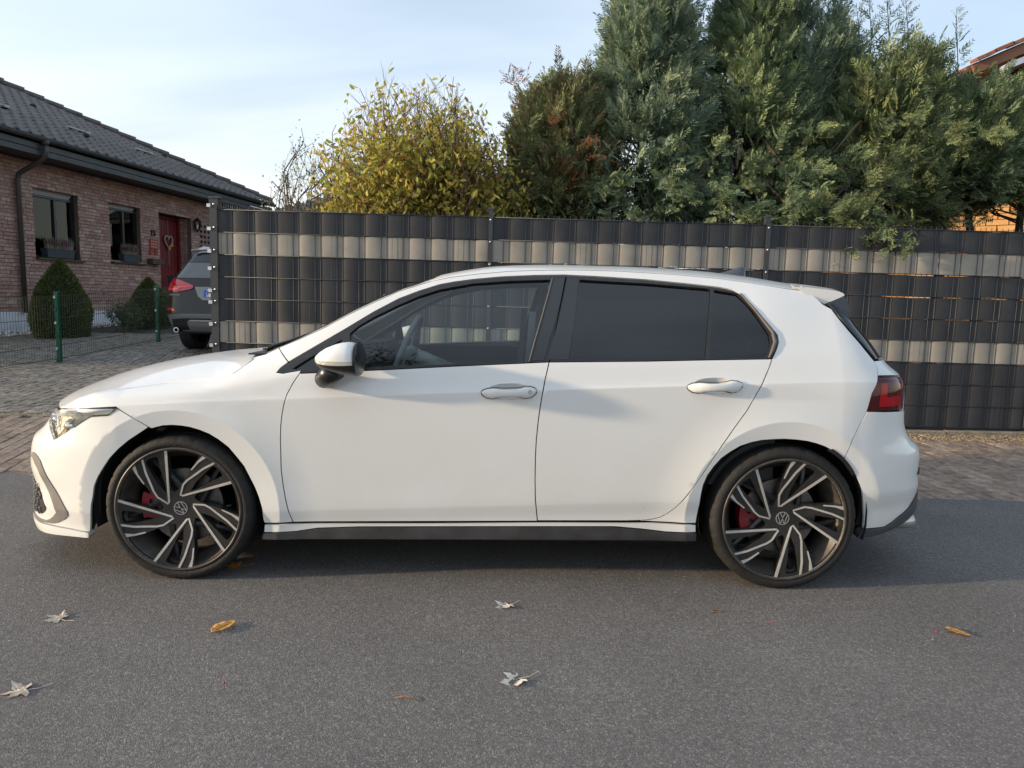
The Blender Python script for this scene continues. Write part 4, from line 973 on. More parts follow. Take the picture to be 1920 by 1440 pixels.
# --- block paving: strip along the road and the driveway behind it
pav_cols = [(.205, .155, .125), (.250, .190, .150), (.285, .225, .180), (.235, .190, .155), (.34, .265, .205), (.215, .165, .130)]
M_pav_o = varied('paver_block', pav_cols, src='obj', bump=.7, bscale=160, nvar=.45, nscale=18)
M_pav_a = varied('paver_joined', pav_cols, src='attr', bump=.7, bscale=160, nvar=.45, nscale=18)
M_drv_a = varied('driveway_joined', [(.15, .135, .115), (.19, .17, .148), (.235, .21, .18), (.185, .17, .145), (.28, .25, .21)], src='attr', bump=.8, bscale=120, nvar=.5, nscale=14)
pang = .175; e2 = np.array([-math.sin(pang), math.cos(pang)]); e1 = np.array([math.cos(pang), math.sin(pang)])
def pav_box(m, c, du, dw, h, r, jit=.0015):
    q = [(-dw, -du), (dw, -du), (dw, du), (-dw, du)]; b = []
    tz = [random.uniform(-jit, jit) for _ in range(4)]
    for k, (a_, u_) in enumerate(q):
        x = c[0]+e1[0]*a_+e2[0]*u_; y = c[1]+e1[1]*a_+e2[1]*u_; b.append((x, y, tz[k]))
    ins = .0035; V = [(x, y, gz(y)-.02) for x, y, t in b]+[(x, y, gz(y)+h+t-.0035) for x, y, t in b]
    for k, (a_, u_) in enumerate(q):
        a2 = a_*(1-ins/abs(a_)); u2 = u_*(1-ins/abs(u_)); x = c[0]+e1[0]*a2+e2[0]*u2; y = c[1]+e1[1]*a2+e2[1]*u2; V.append((x, y, gz(y)+h+b[k][2]))
    F = [(8, 9, 10, 11)]+[(l+i, l+(i+1) % 4, l+4+(i+1) % 4, l+4+i) for l in (0, 4) for i in range(4)]
    m.add(V, F, r)
pave = empty('pavement', (0, 0, 0)); pave['kind'] = 'structure'
near = []; rest = MB(); drv = MB()
random.seed(3)
for iw in range(-150, 120):
    for iu in range(-10, 95):
        c = e1*(iw*.1)+e2*(iu*.2+(iw % 2)*.1)+np.array([0, 4.9])
        x, y = c
        if y < edge_y(x)-.06 or y > 14.3 or x < -12.5 or x > 9: continue
        if y < 6.40:
            vis = (x < -2.3 and x > -5.0) or (x > 2.5 and x < 5)
            if vis and len(near) < 400: near.append((c, y))
            else: pav_box(rest, c, .0975, .0475, random.uniform(-.001, .003), random.random())
        elif y > 6.53 and x < -2.6:
            # the driveway is laid in smaller, rougher blocks
            if y < 10 and x > -8 or y > 8:
                for k in (-1, 1): pav_box(drv, c+e2*.05*k, .047, .0465, random.uniform(-.003, .004), random.random(), .003)
near.sort(key=lambda q: q[1]); 
for k, (c, y) in enumerate(near):
    if k < 296:
        m = MB(); pav_box(m, (0*c[0]+c[0], c[1]), .0975, .0475, random.uniform(-.001, .003), .5)
        V = np.array(m.v)-np.array([c[0], c[1], gz(c[1])]); o = mesh_np('paver', V, m.f, M_pav_o, pave); o.location = (c[0], c[1], gz(c[1]))
    else: pav_box(rest, c, .0975, .0475, random.uniform(-.001, .003), random.random())
rest.build('paver_courses', M_pav_a, pave, kind='stuff', rnd=True)
dw = drv.build('driveway', M_drv_a, None, rnd=True); dw['kind'] = 'structure'
# kerb edging: stones on edge under the fence and flush across the driveway
M_kerb = simple('kerb_concrete', (.20, .175, .135), .9, bump=.9, bscale=70, var=.35, vscale=12)
kb = empty('kerb', (0, 0, 0)); kb['kind'] = 'structure'
x = -12.0
while x < 9:
    m = MB(); raised = x > -2.75; top = (.030 if raised else .004)+random.uniform(-.003, .003)
    m.bbox((x+.5, 6.465, .11+top-.10), (.990, .07, .20), .007); m.build('kerb_stone', M_kerb, kb); x += 1.0
# moss, grit and needles in the corner below the fence and at the seam of the driveway
m = MB()
for k in range(2600):
    if k % 3: x = random.uniform(2.6, 5.5); y = 6.42-abs(random.gauss(0, .16))
    else: x = random.uniform(-6, -2.6); y = 6.46+random.gauss(0, .04)
    s_ = random.uniform(.004, .012); a = random.uniform(0, PI); z = gz(y)+random.uniform(.002, .008)
    m.add([(x-s_*math.cos(a), y-s_*math.sin(a), z), (x+s_*math.cos(a), y+s_*math.sin(a), z), (x, y+.003, z+.006)], [(0, 1, 2)], random.random())
tag(m.build('needle_litter', varied('litter', [(.30, .23, .12), (.18, .12, .06), (.42, .34, .20), (.25, .10, .05)], src='attr', bump=0), None, rnd=True), kind='stuff')

# ================================================================== SLATTED FENCE
M_fwire = simple('anthracite_wire', (.035, .040, .045), .45, spec=.5)
M_fdark = simple('slat_anthracite', (.034, .035, .039), .58, spec=.35, var=.22, vscale=5)
M_flite = simple('slat_stone_grey', (.29, .265, .23), .6, spec=.3, var=.14, vscale=5)
M_bolt = simple('bolt_zinc', (.62, .62, .62), .3, metal=.8)
fence = empty('slatted_fence', (-2.74564, 6.54658, .21018), 0, 'anthracite double bar fence woven with dark and beige plastic strips behind the white hatchback', 'fence')
fence.rotation_euler = (0, .00742, 0)
dark_rows = [1, 0, 1, 1, 1, 0, 1, 1, 1]     # top row first: 1 dark, 0 light (beige)
def strip_mesh(x0, x1, z0, z1, seed, base):
    r = random.Random(seed); xs = []; 
    per = .2; ph = .12
    V = []; F = []
    x = x0; pts = []
    n = int((x1-x0)/.0125)
    for i in range(n+1):
        x = x0+(x1-x0)*i/n; u = ((x-base-ph) % per)/per     # 0..0.25 behind the bar pair, 0.25..1 bulging in front
        if u < .25: y = .004+.004*math.sin(PI*u/.25)
        else:
            w = (u-.25)/.75; kk = int((x-base-ph)//per); amp = .0095+.003*math.sin(kk*2.3+seed)
            y = .004-amp*math.sin(PI*w)**.62*(1.12-.24*w)
        pts.append((x, y))
    for (x, y) in pts:
        wv = .0022*math.sin(x*7+seed*1.7)+.0012*math.sin(x*31+seed)
        for zz, yo in ((z0+wv*.5, 0), ((z0+z1)/2, 0), (z1+wv, 0), (z1+wv, .0016), (z0+wv*.5, .0016)): V.append((x, y+yo, zz))
    for i in range(len(pts)-1):
        for k in range(5): a = i*5+k; b = i*5+(k+1) % 5; F.append((a, i*5+5+k, i*5+5+(k+1) % 5, b))
    return np.array(V), F
for p in range(4):
    x0 = p*2.51
    if p < 4:
        xs0, xs1 = x0+(.045 if p == 0 else .02), x0+2.51-.02
        for r_ in range(9):
            zt = 1.8-.2*r_; V, F = strip_mesh(xs0, xs1, zt-.1955, zt-.0045+.001*math.sin(r_*5+p), p*9+r_, x0)
            if p == 2 and r_ in (2, 3, 4): V[:, 2] -= .006*np.exp(-((V[:, 0]-6.45)/.35)**2)*(1 if r_ < 4 else .4)
            o = mesh_np('strip', V, F, M_fdark if dark_rows[r_] else M_flite, fence, smooth=False); sharp(o, 40)
        m = MB()
        for k in range(50):
            xx = x0+.07+.05*k-.0; 
            if xx > x0+2.47: break
            m.tube([(xx, 0, -.01), (xx, 0, 1.83)], .0030, 5)
        for k in range(10):
            zz = 1.8-.2*k
            for yy in (-.0085, .0085): m.tube([(x0+.02, yy, zz), (x0+2.49, yy, zz)], .0040, 6)
        m.build('wire_mat', M_fwire, fence, kind='stuff', smooth=True)
for p in range(5):
    x0 = p*2.51; w_ = .080 if p == 0 else .042; top = 1.90 if p == 0 else 1.87
    m = MB(); m.bbox((x0, .035 if p else .045, (top-.35)/2), (w_, .06 if p else .08, top+.35), .004); m.bbox((x0, .035 if p else .045, top+.008), (w_+.012, .07 if p else .092, .02), .006)
    po = m.build('post', M_fwire, fence)
    m = MB(); m.bbox((x0+(.012 if p == 0 else 0), -.016, (top-.05)/2), (w_*.7 if p == 0 else w_*.9, .014, top-.08), .002); m.build('clamp_bar', M_fwire, po)
    zs = [1.845, 1.64, 1.44, 1.285, 1.085, .98, .78, .585, .38, .18, .03] if p == 0 else [1.775, 1.58, 1.38, 1.18, 1.00, .80, .60, .40, .20, .02]
    for zz in zs:
        m = MB(); m.lathe([(.001, -.007), (.006, -.006), (.0088, -.003), (.0095, 0)], (x0+(.014 if p == 0 else 0), -.0235, zz), 'Y', 12); m.build('bolt', M_bolt, po, smooth=True)
        if p == 0:
            m = MB(); m.bbox((x0-.030, -.020, zz-.012), (.034, .022, .030), .002); m.build('clamp', M_bolt, po)
# return panel running back from the end post
rp_ = empty('return_fence', (-2.70, 6.64, .22), PI/2-.02, 'short dark mesh fence panel running back from the end post of the slatted fence', 'fence')
rp_.rotation_euler = (0, -.035, PI/2-.02)
m = MB()
for k in range(50): m.tube([(.03+.05*k, 0, 0), (.03+.05*k, 0, 1.86)], .003, 4)
for k in range(10):
    for yy in (-.008, .008): m.tube([(0, yy, 1.82-.2*k), (2.5, yy, 1.82-.2*k)], .0045, 5)
m.build('wire_mat', simple('galvanised_wire', (.16, .17, .18), .45, metal=.5), rp_, kind='stuff')
for r_ in range(9):
    m = MB(); m.box((1.25, .0, 1.70-.2*r_), (2.45, .004, .185)); m.build('strip', M_fdark, rp_)
m = MB(); m.bbox((2.53, .03, .9), (.06, .06, 2.0), .004); m.build('post', M_fwire, rp_)

# ================================================================== LOW GREEN FENCE
M_grn = simple('green_coating', (.006, .085, .045), .35, spec=.5, var=.15)
M_grw = simple('green_wire', (.045, .060, .035), .45)
gf_ = empty('green_fence', (-6.80, 10.62, .18), 0, 'low green wire mesh fence with green posts along the paved driveway', 'fence')
gd = Vector((.28, 2.43, .16)); gl = gd.length
for k in (-1, 0, 1, 2):
    p = gd*k if k >= 0 else Vector((-.30, -2.43, -.075)); 
    m = MB(); m.bbox((p.x, p.y, p.z+.42), (.055, .055, 1.25), .004); po = m.build('post', M_grn, gf_)
    m = MB(); m.bbox((p.x+.004, p.y, p.z+1.052), (.064, .064, .018), .004); m.build('post_cap', M_grn, po)
    for q in range(6):
        m = MB(); m.bbox((p.x-.012, p.y-.034, p.z+.98-.19*q), (.03, .016, .035), .003); m.build('clamp', M_bolt if q % 2 == 0 else M_grn, po)
for k in (-1, 0, 1):
    a = gd*k if k >= 0 else Vector((-.30, -2.43, -.075)); b = gd*(k+1); 
    m = MB(); n = 50
    a = a+Vector((-.0, .0, .0)); 
    for q in range(1, n):
        p = a.lerp(b, q/n); m.tube([(p.x-.03, p.y, p.z+.06), (p.x-.03, p.y, p.z+1.0)], .0030, 4)
    for zz in (.06, .26, .46, .66, .86, .995):
        for s_ in (-.008, .008): m.tube([(a.x-.03+s_, a.y, a.z+zz), (b.x-.03+s_, b.y, b.z+zz)], .0042, 4)
    m.build('wire_mat', M_grw, gf_, kind='stuff')
# ================================================================== BRICK BUNGALOW
HD = np.array([.14, 1.0]); HD = HD/np.linalg.norm(HD); HROT = math.atan2(HD[1], HD[0])
house = empty('brick_house', (-10.105, 14.0, 0), HROT, 'dark red brick bungalow with black tiled hip roof and two recessed windows', 'house')
HM = Matrix.Translation((-10.105, 14.0, 0)) @ Matrix.Rotation(HROT, 4, 'Z')
brick_cols = [(.29, .175, .150), (.35, .215, .180), (.41, .275, .225), (.32, .190, .165), (.46, .345, .29), (.36, .205, .170), (.40, .295, .255)]
M_brk_o = varied('brick_single', brick_cols, src='obj', bump=1.0, bscale=45, nvar=.35, nscale=22)
M_brk_a = varied('brick_joined', brick_cols, src='attr', bump=1.0, bscale=45, nvar=.35, nscale=22)
M_mort = simple('mortar', (.12, .085, .072), .95, bump=.6, bscale=80, var=.2)
M_white = simple('plinth_render', (.62, .65, .70), .85, var=.12, vscale=4)
ops = [(.99, 2.24, 1.95, 3.38, .14), (3.24, 4.36, 1.99, 3.40, .14), (5.12, 6.57, 1.35, 3.37, .45)]
A0, A1, ZT, ZB = -4.5, 9.46, 3.95, .82
# backing wall pieces (butted, standing 10 mm behind the brick faces)
wall = MB(); yb0, yb1 = .012, .30
def wbox(a0, a1, z0, z1, y0=yb0, y1=yb1): wall.box(((a0+a1)/2, (y0+y1)/2, (z0+z1)/2), (a1-a0, y1-y0, z1-z0))
cuts = sorted({A0, A1}|{o[0] for o in ops}|{o[1] for o in ops})
for a, b in zip(cuts[:-1], cuts[1:]):
    o = [q for q in ops if q[0] <= (a+b)/2 <= q[1]]
    if o: wbox(a, b, ZB, o[0][2]); wbox(a, b, o[0][3], ZT)
    else: wbox(a, b, ZB, ZT)
wo = wall.build('wall', M_mort, house)
m = MB(); m.box(((A0+A1)/2, 6.2, 2.4), (A1-A0-.02, 9.8, 3.1)); m.box(((A0+A1)/2, .8, 3.93), (A1-A0-.04, 1.2, .03)); m.box((A1-.1, .8, 2.4), (.18, 1.2, 3.0)); m.box((A0+.1, .8, 2.4), (.18, 1.2, 3.0)); m.build('house_core', M_mort, house)
m = MB(); m.box(((A0+A1)/2, .10, .53), (A1-A0, .22, .58)); m.build('plinth', M_white, house)
H_ = .075; LB = .235; pcs = []
row = 0; z = ZB
random.seed(11)
while z+H_ <= ZT+.001:
    a = A0+(row % 2)*.12-(.06 if row % 3 == 0 else 0)
    while a < A1:
        l = LB if random.random() < .75 else LB/2; a2 = min(a+l, A1); segs = [(a, a2)]
        for o in ops:
            if z+H_*.5 > o[2] and z+H_*.5 < o[3]:
                ns = []
                for s_ in segs:
                    if s_[1] <= o[0] or s_[0] >= o[1]: ns.append(s_)
                    else:
                        if s_[0] < o[0]: ns.append((s_[0], o[0]))
                        if s_[1] > o[1]: ns.append((o[1], s_[1]))
                segs = ns
        for s_ in segs:
            if s_[1]-s_[0] > .02: pcs.append((s_[0]+.004, s_[1]-.004, z+.004, z+H_-.004))
        a = a2
    z += H_; row += 1
def brick_geo(m, a0, a1, z0, z1, r, y1=.12, y0=None):
    y0 = random.uniform(-.006, .005) if y0 is None else y0; j = lambda s=.003: random.uniform(-s, s)
    bv = .006
    V = [(a0+j(), y1, z0+j()), (a1+j(), y1, z0+j()), (a1+j(), y1, z1+j()), (a0+j(), y1, z1+j())]
    V += [(v[0], y0+.007, v[2]) for v in V]; 
    q = V[4:8]; V += [(q[0][0]+bv, y0+j(.002), q[0][2]+bv), (q[1][0]-bv, y0+j(.002), q[1][2]+bv), (q[2][0]-bv, y0+j(.002), q[2][2]-bv), (q[3][0]+bv, y0+j(.002), q[3][2]-bv)]
    F = [(8, 9, 10, 11)]+[(l+i, l+(i+1) % 4, l+4+(i+1) % 4, l+4+i) for l in (0, 4) for i in range(4)]
    m.add(V, F, r)
vis = [p for p in pcs if -.25 < p[0] < 1.9]
vis.sort(key=lambda p: abs(p[0]-.45)+.35*abs((p[2]-2.6)))
sel = set(vis[:290]); rest = MB()
for p in pcs:
    if p in sel:
        m = MB(); brick_geo(m, *p, .5); mesh_np('brick', np.array(m.v), m.f, M_brk_o, wo)
    else: brick_geo(rest, *p, random.random())
# reveals of the openings
for o in ops:
    z = o[2]
    while z+H_ < o[3]+.02:
        for aa, bb in ((o[1]-.001, o[1]+.10), (o[0]-.10, o[0]+.001)):
            y = .13
            while y < o[4]+.02:
                y2 = min(y+.115, o[4]+.03); rest.box(((aa+bb)/2, (y+y2)/2, z+H_/2), (bb-aa, y2-y-.008, H_-.009), r=random.random()); y = y2
        z += H_
rest.build('brick_courses', M_brk_a, wo, kind='stuff', rnd=True)
M_frame = simple('window_frame_black', (.012, .013, .015), .35)
M_curt = simple('net_curtain', (.30, .30, .25), .9)
M_room = simple('dark_room', (.02, .02, .022), .9)
M_shut = simple('shutter_grey', (.34, .32, .34), .5)
M_pane = glass('house_glass', (.60, .62, .60), 1.42)
for k, (a0, a1, z0, z1, dp) in enumerate(ops[:2]):
    wn = empty('window'); wn.parent = house
    m = MB(); y = dp-.03
    w_ = a1-a0; t = .055
    for c, s_ in (((a0+t/2, y+.03, (z0+z1)/2), (t, .06, z1-z0)), ((a1-t/2, y+.03, (z0+z1)/2), (t, .06, z1-z0)), (((a0+a1)/2, y+.031, z0+t/2), (w_-2*t, .058, t)), (((a0+a1)/2, y+.031, z1-.14), (w_-2*t, .058, t)), ((a0+w_*.56, y+.03, (z0+z1)/2-.05), (.06, .056, z1-z0-.25))): m.bbox(c, s_, .004)
    m.build('frame', M_frame, wn)
    for q in range(3):
        m = MB(); m.bbox(((a0+a1)/2-.02*(q == 2), y+.012+.006*q, z1-.02-.042*q), (w_-2*t-.04*q, .02, .036), .004); m.build('shutter_slat', M_shut, wn)
    m = MB(); m.box(((a0+a1)/2, y+.045, (z0+z1)/2-.05), (w_-.06, .006, z1-z0-.16)); m.build('pane', M_pane, wn)
    m = MB(); m.box(((a0+a1)/2, y+.60, (z0+z1)/2), (w_+.4, .02, z1-z0+.2)); m.build('room_back', M_room, wn)
    m = MB()
    for q in range(14):
        aa = a0+w_*(.36+.015*q) if k == 0 else a0+w_*(.42+.018*q)
        m.tube([(aa-.10*(1-q/14), y+.16+.012*(q % 2), z0+.1), (aa, y+.15+.012*(q % 2), (z0+z1)/2), (aa+.02, y+.14+.012*(q % 2), z1-.15)], .011, 5)
    m.build('curtain', M_curt, wn, smooth=True)
    m = MB(); m.bbox(((a0+a1)/2+.03, .02, z0-.02), (w_+.10, .20, .035), .004); m.build('window_sill', M_frame, house)
m = MB(); m.box((4.36-.65, .30, 2.42), (.20, .02, .24)); 
# flat white plate behind the pane of the far window
tag(m.build('white_plate', simple('window_plate_white', (.62, .62, .55), .8), None), 'small white plate seen behind the far window of the brick bungalow', 'lamp').matrix_world = HM
# flower boxes
def heather(m, c, n, sp, hgt, rs):
    for _ in range(n):
        a, y = c[0]+random.uniform(-sp, sp), c[1]+random.uniform(-.05, .05); h_ = hgt*random.uniform(.5, 1); lx = random.uniform(-.05, .05); w2 = random.uniform(.006, .014)
        m.add([(a-w2, y, c[2]), (a+w2, y, c[2]), (a+lx, y+random.uniform(-.03, .03), c[2]+h_)], [(0, 1, 2)], random.random())
        m.add([(a+lx*.6, y-w2, c[2]+h_*.4), (a+lx*.6+.02, y+w2, c[2]+h_*.5), (a+lx*.6, y, c[2]+h_*.8)], [(0, 1, 2)], random.random())
M_heath = varied('heather', [(.20, .05, .09), (.30, .12, .16), (.10, .12, .05), (.14, .16, .08), (.35, .30, .28)], src='attr', bump=0)
M_box = simple('planter_anthracite', (.035, .042, .055), .55)
for (a, w_, z, lab) in ((1.62, .80, 1.965, 'dark flower box with heather on the sill of the near bungalow window'), (3.92, .62, 2.005, 'dark flower box with heather and white bloom on the far bungalow window sill')):
    fb = empty('flower_box', tuple(HM @ Vector((a, .02, z))), HROT, lab, 'flower box')
    m = MB(); V = []
    for (l, b_, zz) in ((w_*.46, .07, 0), (w_*.5, .085, .19)): V += [(-l, -b_, zz), (l, -b_, zz), (l, b_, zz), (-l, b_, zz)]
    m.add(V, [(0, 3, 2, 1), (4, 5, 6, 7)]+[(i, (i+1) % 4, (i+1) % 4+4, i+4) for i in range(4)]); m.box((0, -.088, .18), (w_+.02, .012, .02)); m.build('box', M_box, fb)
    m = MB(); heather(m, (0, 0, .18), 420, w_*.46, .30, 0); m.build('heather', M_heath, fb, rnd=True, kind='stuff')
# door
M_door = simple('door_red', (.15, .009, .013), .38, var=.12, vscale=6, coat=.3)
dr = empty('door'); dr.parent = house
m = MB(); y = .40
for c, s_ in (((5.17, y, 2.36), (.10, .10, 2.02)), ((6.52, y, 2.36), (.10, .10, 2.02)), ((5.845, y, 3.33), (1.25, .10, .09))): m.bbox(c, s_, .005)
m.build('frame', M_door, dr)
for q in range(9):
    m = MB(); m.bbox((5.30+.135*q, y+.01, 2.31), (.125, .05, 1.92), .006); m.build('door_board', M_door, dr)
m = MB(); m.bbox((5.32, y-.05, 2.25), (.03, .05, .16), .004); m.build('door_handle', M_frame, dr)
m = MB(); m.box((5.845, .18, 1.30), (1.6, .5, .10)); m.box((5.845, -.35, 1.05), (1.9, .7, .30)); m.box((5.845, -.85, .85), (1.9, .4, .25)); m.build('door_step', M_mort, house)
# heart wreath on the door
m = MB(); pts = []
for k in range(33):
    t = 2*PI*k/32; pts.append((6.02+.011*16*math.sin(t)**3, y-.05, 2.68+.0125*(13*math.cos(t)-5*math.cos(2*t)-2*math.cos(3*t)-math.cos(4*t))))
hw_ = m.tube(pts, .028, 7).build('wreath_ring', simple('wreath_bark', (.32, .25, .18), .9, bump=1, bscale=60), None, smooth=True)
wr = empty('heart_wreath', tuple(HM @ Vector((0, 0, 0))), HROT, 'heart shaped wicker wreath hanging on the dark red front door', 'wreath'); hw_.parent = wr
m = MB(); m.tube([(6.02, y-.04, 2.84), (6.02, y-.04, 3.30)], .006, 5); m.build('ribbon', M_curt, wr); m = MB(); m.tube([(6.02, y-.04, 2.5), (6.03, y-.04, 2.05)], .007, 5); m.build('ribbon', M_curt, wr)
m = MB(); m.add([(6.03, y-.09, 2.55), (6.16, y-.09, 2.66), (6.18, y-.09, 2.56)], [(0, 1, 2)]); m.add([(6.03, y-.09, 2.56), (5.95, y-.09, 2.46), (6.06, y-.09, 2.44)], [(0, 1, 2)]); m.build('bow', simple('bow_gold', (.45, .30, .06), .6), wr)
# lantern
ln = empty('wall_lantern', tuple(HM @ Vector((6.68, -.12, 3.08))), HROT, 'black wall lantern with clear panes to the right of the red front door', 'lantern')
m = MB(); m.lathe([(.001, .34), (.05, .30), (.105, .24), (.11, .23), (.095, .225)], (0, 0, 0), 'Z', 6); m.lathe([(.06, .0), (.065, -.02), (.03, -.05), (.001, -.08)], (0, 0, 0), 'Z', 6)
for k in range(6): a = 2*PI*k/6; m.tube([(.06*math.cos(a), .06*math.sin(a), 0), (.095*math.cos(a), .095*math.sin(a), .23)], .007, 4)
m.tube([(0, .12, .10), (0, .08, -.06), (0, 0, -.06)], .012, 5); m.build('cage', M_frame, ln)
m = MB(); m.lathe([(.055, .005), (.088, .22)], (0, 0, 0), 'Z', 6); m.build('pane', M_glass_w, ln)
m = MB(); m.lathe([(.001, .02), (.025, .03), (.025, .12), (.001, .14)], (0, 0, 0), 'Z', 8); m.build('bulb', MT['strip_white'], ln)
# house number, plaques, letter box, lattice
def text_mesh(s, size, mat, name, depth=.01):
    cu = bpy.data.curves.new(name, 'FONT'); cu.body = s; cu.size = size; cu.extrude = depth/2; cu.align_x = 'CENTER'; cu.align_y = 'CENTER'
    o = bpy.data.objects.new(name, cu); me = bpy.data.meshes.new_from_object(o); bpy.data.objects.remove(o); me.materials.clear(); me.materials.append(mat)
    r = bpy.data.objects.new(name, me); COL.objects.link(r); return r
o = text_mesh('15', .22, M_frame, 'house_number', .03); tag(o, 'small black house number fixed to the brick beside the red front door', 'house number')
o.matrix_world = HM @ Matrix.Translation((4.82, -.02, 2.80)) @ Matrix.Rotation(PI/2, 4, 'X')
M_plq = simple('plaque_red', (.30, .03, .02), .5); M_plt = simple('plaque_light', (.42, .28, .22), .6)
pq = empty('red_plaque', tuple(HM @ Vector((4.83, -.02, 2.52))), HROT, 'square red plaque with pale markings below the house number', 'plaque')
m = MB(); m.bbox((0, 0, 0), (.30, .02, .26), .006); m.build('plate', M_plq, pq)
m = MB()
for r_ in range(3):
    for k in range(4): m.box((-.10+.065*k, -.013, .07-.07*r_), (.045, .004, .035))
m.build('marking', M_plt, pq)
for k, lab in ((0, 'left one of two small round red plaques above the letter box'), (1, 'right one of two small round red plaques above the letter box')):
    m = MB(); m.lathe([(.001, -.012), (.055, -.012), (.072, -.016), (.075, .0)], (0, 0, 0), 'Y', 18); o = m.build('round_plaque', M_plq, None); tag(o, lab, 'plaque', 'round red plaques by the door'); o.matrix_world = HM @ Matrix.Translation((4.72+.21*k, -.01, 2.31+.01*k))
m = MB(); m.bbox((4.80, -.09, 2.07), (.48, .15, .14), .01); o = m.build('letter_box', simple('letterbox_brown', (.06, .035, .025), .5), None); tag(o, 'flat dark brown letter box on the brick wall left of the red front door', 'letter box'); o.matrix_world = HM
m = MB()
for r_ in range(5):
    for k in range(3): m.box((7.05+.19*k+.0, -.004, 3.22-.15*r_), (.10, .012, .085))
m.build('lattice_shade', M_gap, house, kind='stuff')  # raised black plates paint the shade of the lattice recesses
# pot with plant at the door
pt = empty('door_planter', tuple(HM @ Vector((5.55, -.25, 1.22))), HROT, 'tall dark planter with a small grey green bush in front of the red door', 'planter')
m = MB(); V = []
for (l, zz) in ((.17, 0), (.22, .50)): V += [(-l, -l, zz), (l, -l, zz), (l, l, zz), (-l, l, zz)]
m.add(V, [(0, 3, 2, 1), (4, 5, 6, 7)]+[(i, (i+1) % 4, (i+1) % 4+4, i+4) for i in range(4)]); m.build('pot', M_box, pt)
# --- roof
TP = math.tan(math.radians(25.5)); CP = math.cos(math.radians(25.5)); SP_ = math.sin(math.radians(25.5))
EA = 10.16
def tile_field(name, parent, mat, a0, a1, nrows, e0, z0, hip_lo=None, hip_hi=None, pitch=(TP, CP, SP_), samp=6, rowl=.335, tw=.30):
    tp, cp, sp_ = pitch; V = []; F = []
    for r_ in range(nrows):
        d0 = r_*rowl*cp; d1 = (r_+1)*rowl*cp+.02
        lo = a0+(d0 if hip_lo else 0); hi = a1-(d0 if hip_hi else 0)
        if hi-lo < .1: break
        n = max(2, int((hi-lo)/tw*samp)); b = len(V)
        for i in range(n+1):
            a = lo+(hi-lo)*i/n; u = ((a-a0)/tw+.5*(r_ % 2)*0) % 1
            hgt = .045*max(0, math.sin(2*PI*u))**.8 if u < .5 else .010*math.sin(2*PI*u)
            jog = .004*math.sin(r_*12.9+int((a-a0)/tw)*7.1)
            y0 = e0+d0; y1 = e0+d1
            V += [(a, y0-.01, z0+d0*tp+hgt+.030+jog-.035), (a, y0, z0+d0*tp+hgt+.035+jog), (a, y1, z0+d1*tp+hgt*.95-.004+jog)]
        for i in range(n): q = b+i*3; F += [(q, q+3, q+4, q+1), (q+1, q+4, q+5, q+2)]
    return mesh_np(name, np.array(V), F, mat, parent)
M_tile = simple('roof_tile_dark', (.082, .072, .066), .55, bump=.5, bscale=40, var=.35, vscale=4)
rf = tile_field('roof', house, M_tile, -5.0, EA, 16, -.74, 4.24, hip_hi=True); rf['kind'] = 'stuff'
m = MB(); m.add([(-5, -.70, 4.20), (EA, -.70, 4.20), (EA-5.0, 4.3, 4.20+5*TP), (-5, 4.3, 4.20+5*TP)], [(0, 1, 2, 3)]); m.add([(EA, -.70, 4.20), (EA, 9.3, 4.20), (EA-5.0, 4.3, 4.20+5*TP)], [(0, 1, 2)]); m.add([(EA-5, 4.3, 4.20+5*TP), (-5, 4.3, 4.20+5*TP), (-5, 9.3, 4.2), (EA, 9.3, 4.2)], [(0, 1, 2, 3)]); m.add([(-5, -.7, 4.2), (-5, 4.3, 4.20+5*TP), (-5, 9.3, 4.2)], [(0, 1, 2)]); m.build('roof_deck', M_gap, house)
for k in range(17):
    d0 = .05+.34*k*CP*1.02; 
    p0 = Vector((EA-d0, -.72+d0, 4.30+d0*TP)); p1 = Vector((EA-d0-.37, -.72+d0+.37, 4.30+(d0+.37)*TP+.0))
    m = MB(); m.tube([p0+Vector((0, 0, .035)), p1], [.095, .080], 10); m.build('hip_tile', M_tile, house, smooth=False)
for (a, dd_) in ((3.2, 1.2), (1.0, 2.6), (3.6, 2.9), (7.2, 1.9)):
    m = MB(); m.lathe([(.08, 0), (.07, .04), (.04, .07), (.001, .08)], (a, -.72+dd_, 4.30+dd_*TP), 'Z', 8); m.build('vent_tile', M_gap, house)
M_snow = simple('snow_guard', (.38, .38, .39), .5, metal=.3)
for (a, l_) in ((1.0, .62), (3.35, .60), (5.75, .55)):
    dd_ = 1.55; m = MB(); m.box((a, -.72+dd_, 4.34+dd_*TP), (l_, .06, .03)); m.box((a+l_/2, -.72+dd_, 4.33+dd_*TP), (.12, .14, .05)); m.build('snow_guard', M_snow, house)
M_fasc = simple('fascia_dark', (.040, .045, .050), .5, var=.3, vscale=3)
for zz in (3.90, 4.02):
    m = MB(); m.bbox(((A0+EA)/2-.3, -.635, zz+.055), (EA-A0+.6, .025, .108), .004); m.build('fascia_board', M_fasc, house)
m = MB(); m.box(((A0+EA)/2-.3, -.31, 3.93), (EA-A0+.5, .62, .02)); m.build('soffit', M_fasc, house)
m = MB(); n = 9
V = []; 
for a in (-5.0, EA+.02):
    for k in range(n):
        t = PI+PI*k/(n-1); V.append((a, -.72+.075*math.cos(t), 4.235+.078*math.sin(t)))
m.add(V, [(k, k+1, n+k+1, n+k) for k in range(n-1)]); m.tube([(-5, -.797, 4.235), (EA+.02, -.797, 4.235)], .009, 6)
o = m.build('gutter', simple('gutter_metal', (.075, .078, .082), .45, metal=.3, var=.2), house, smooth=True); sm = o.modifiers.new('s', 'SOLIDIFY'); sm.thickness = .004
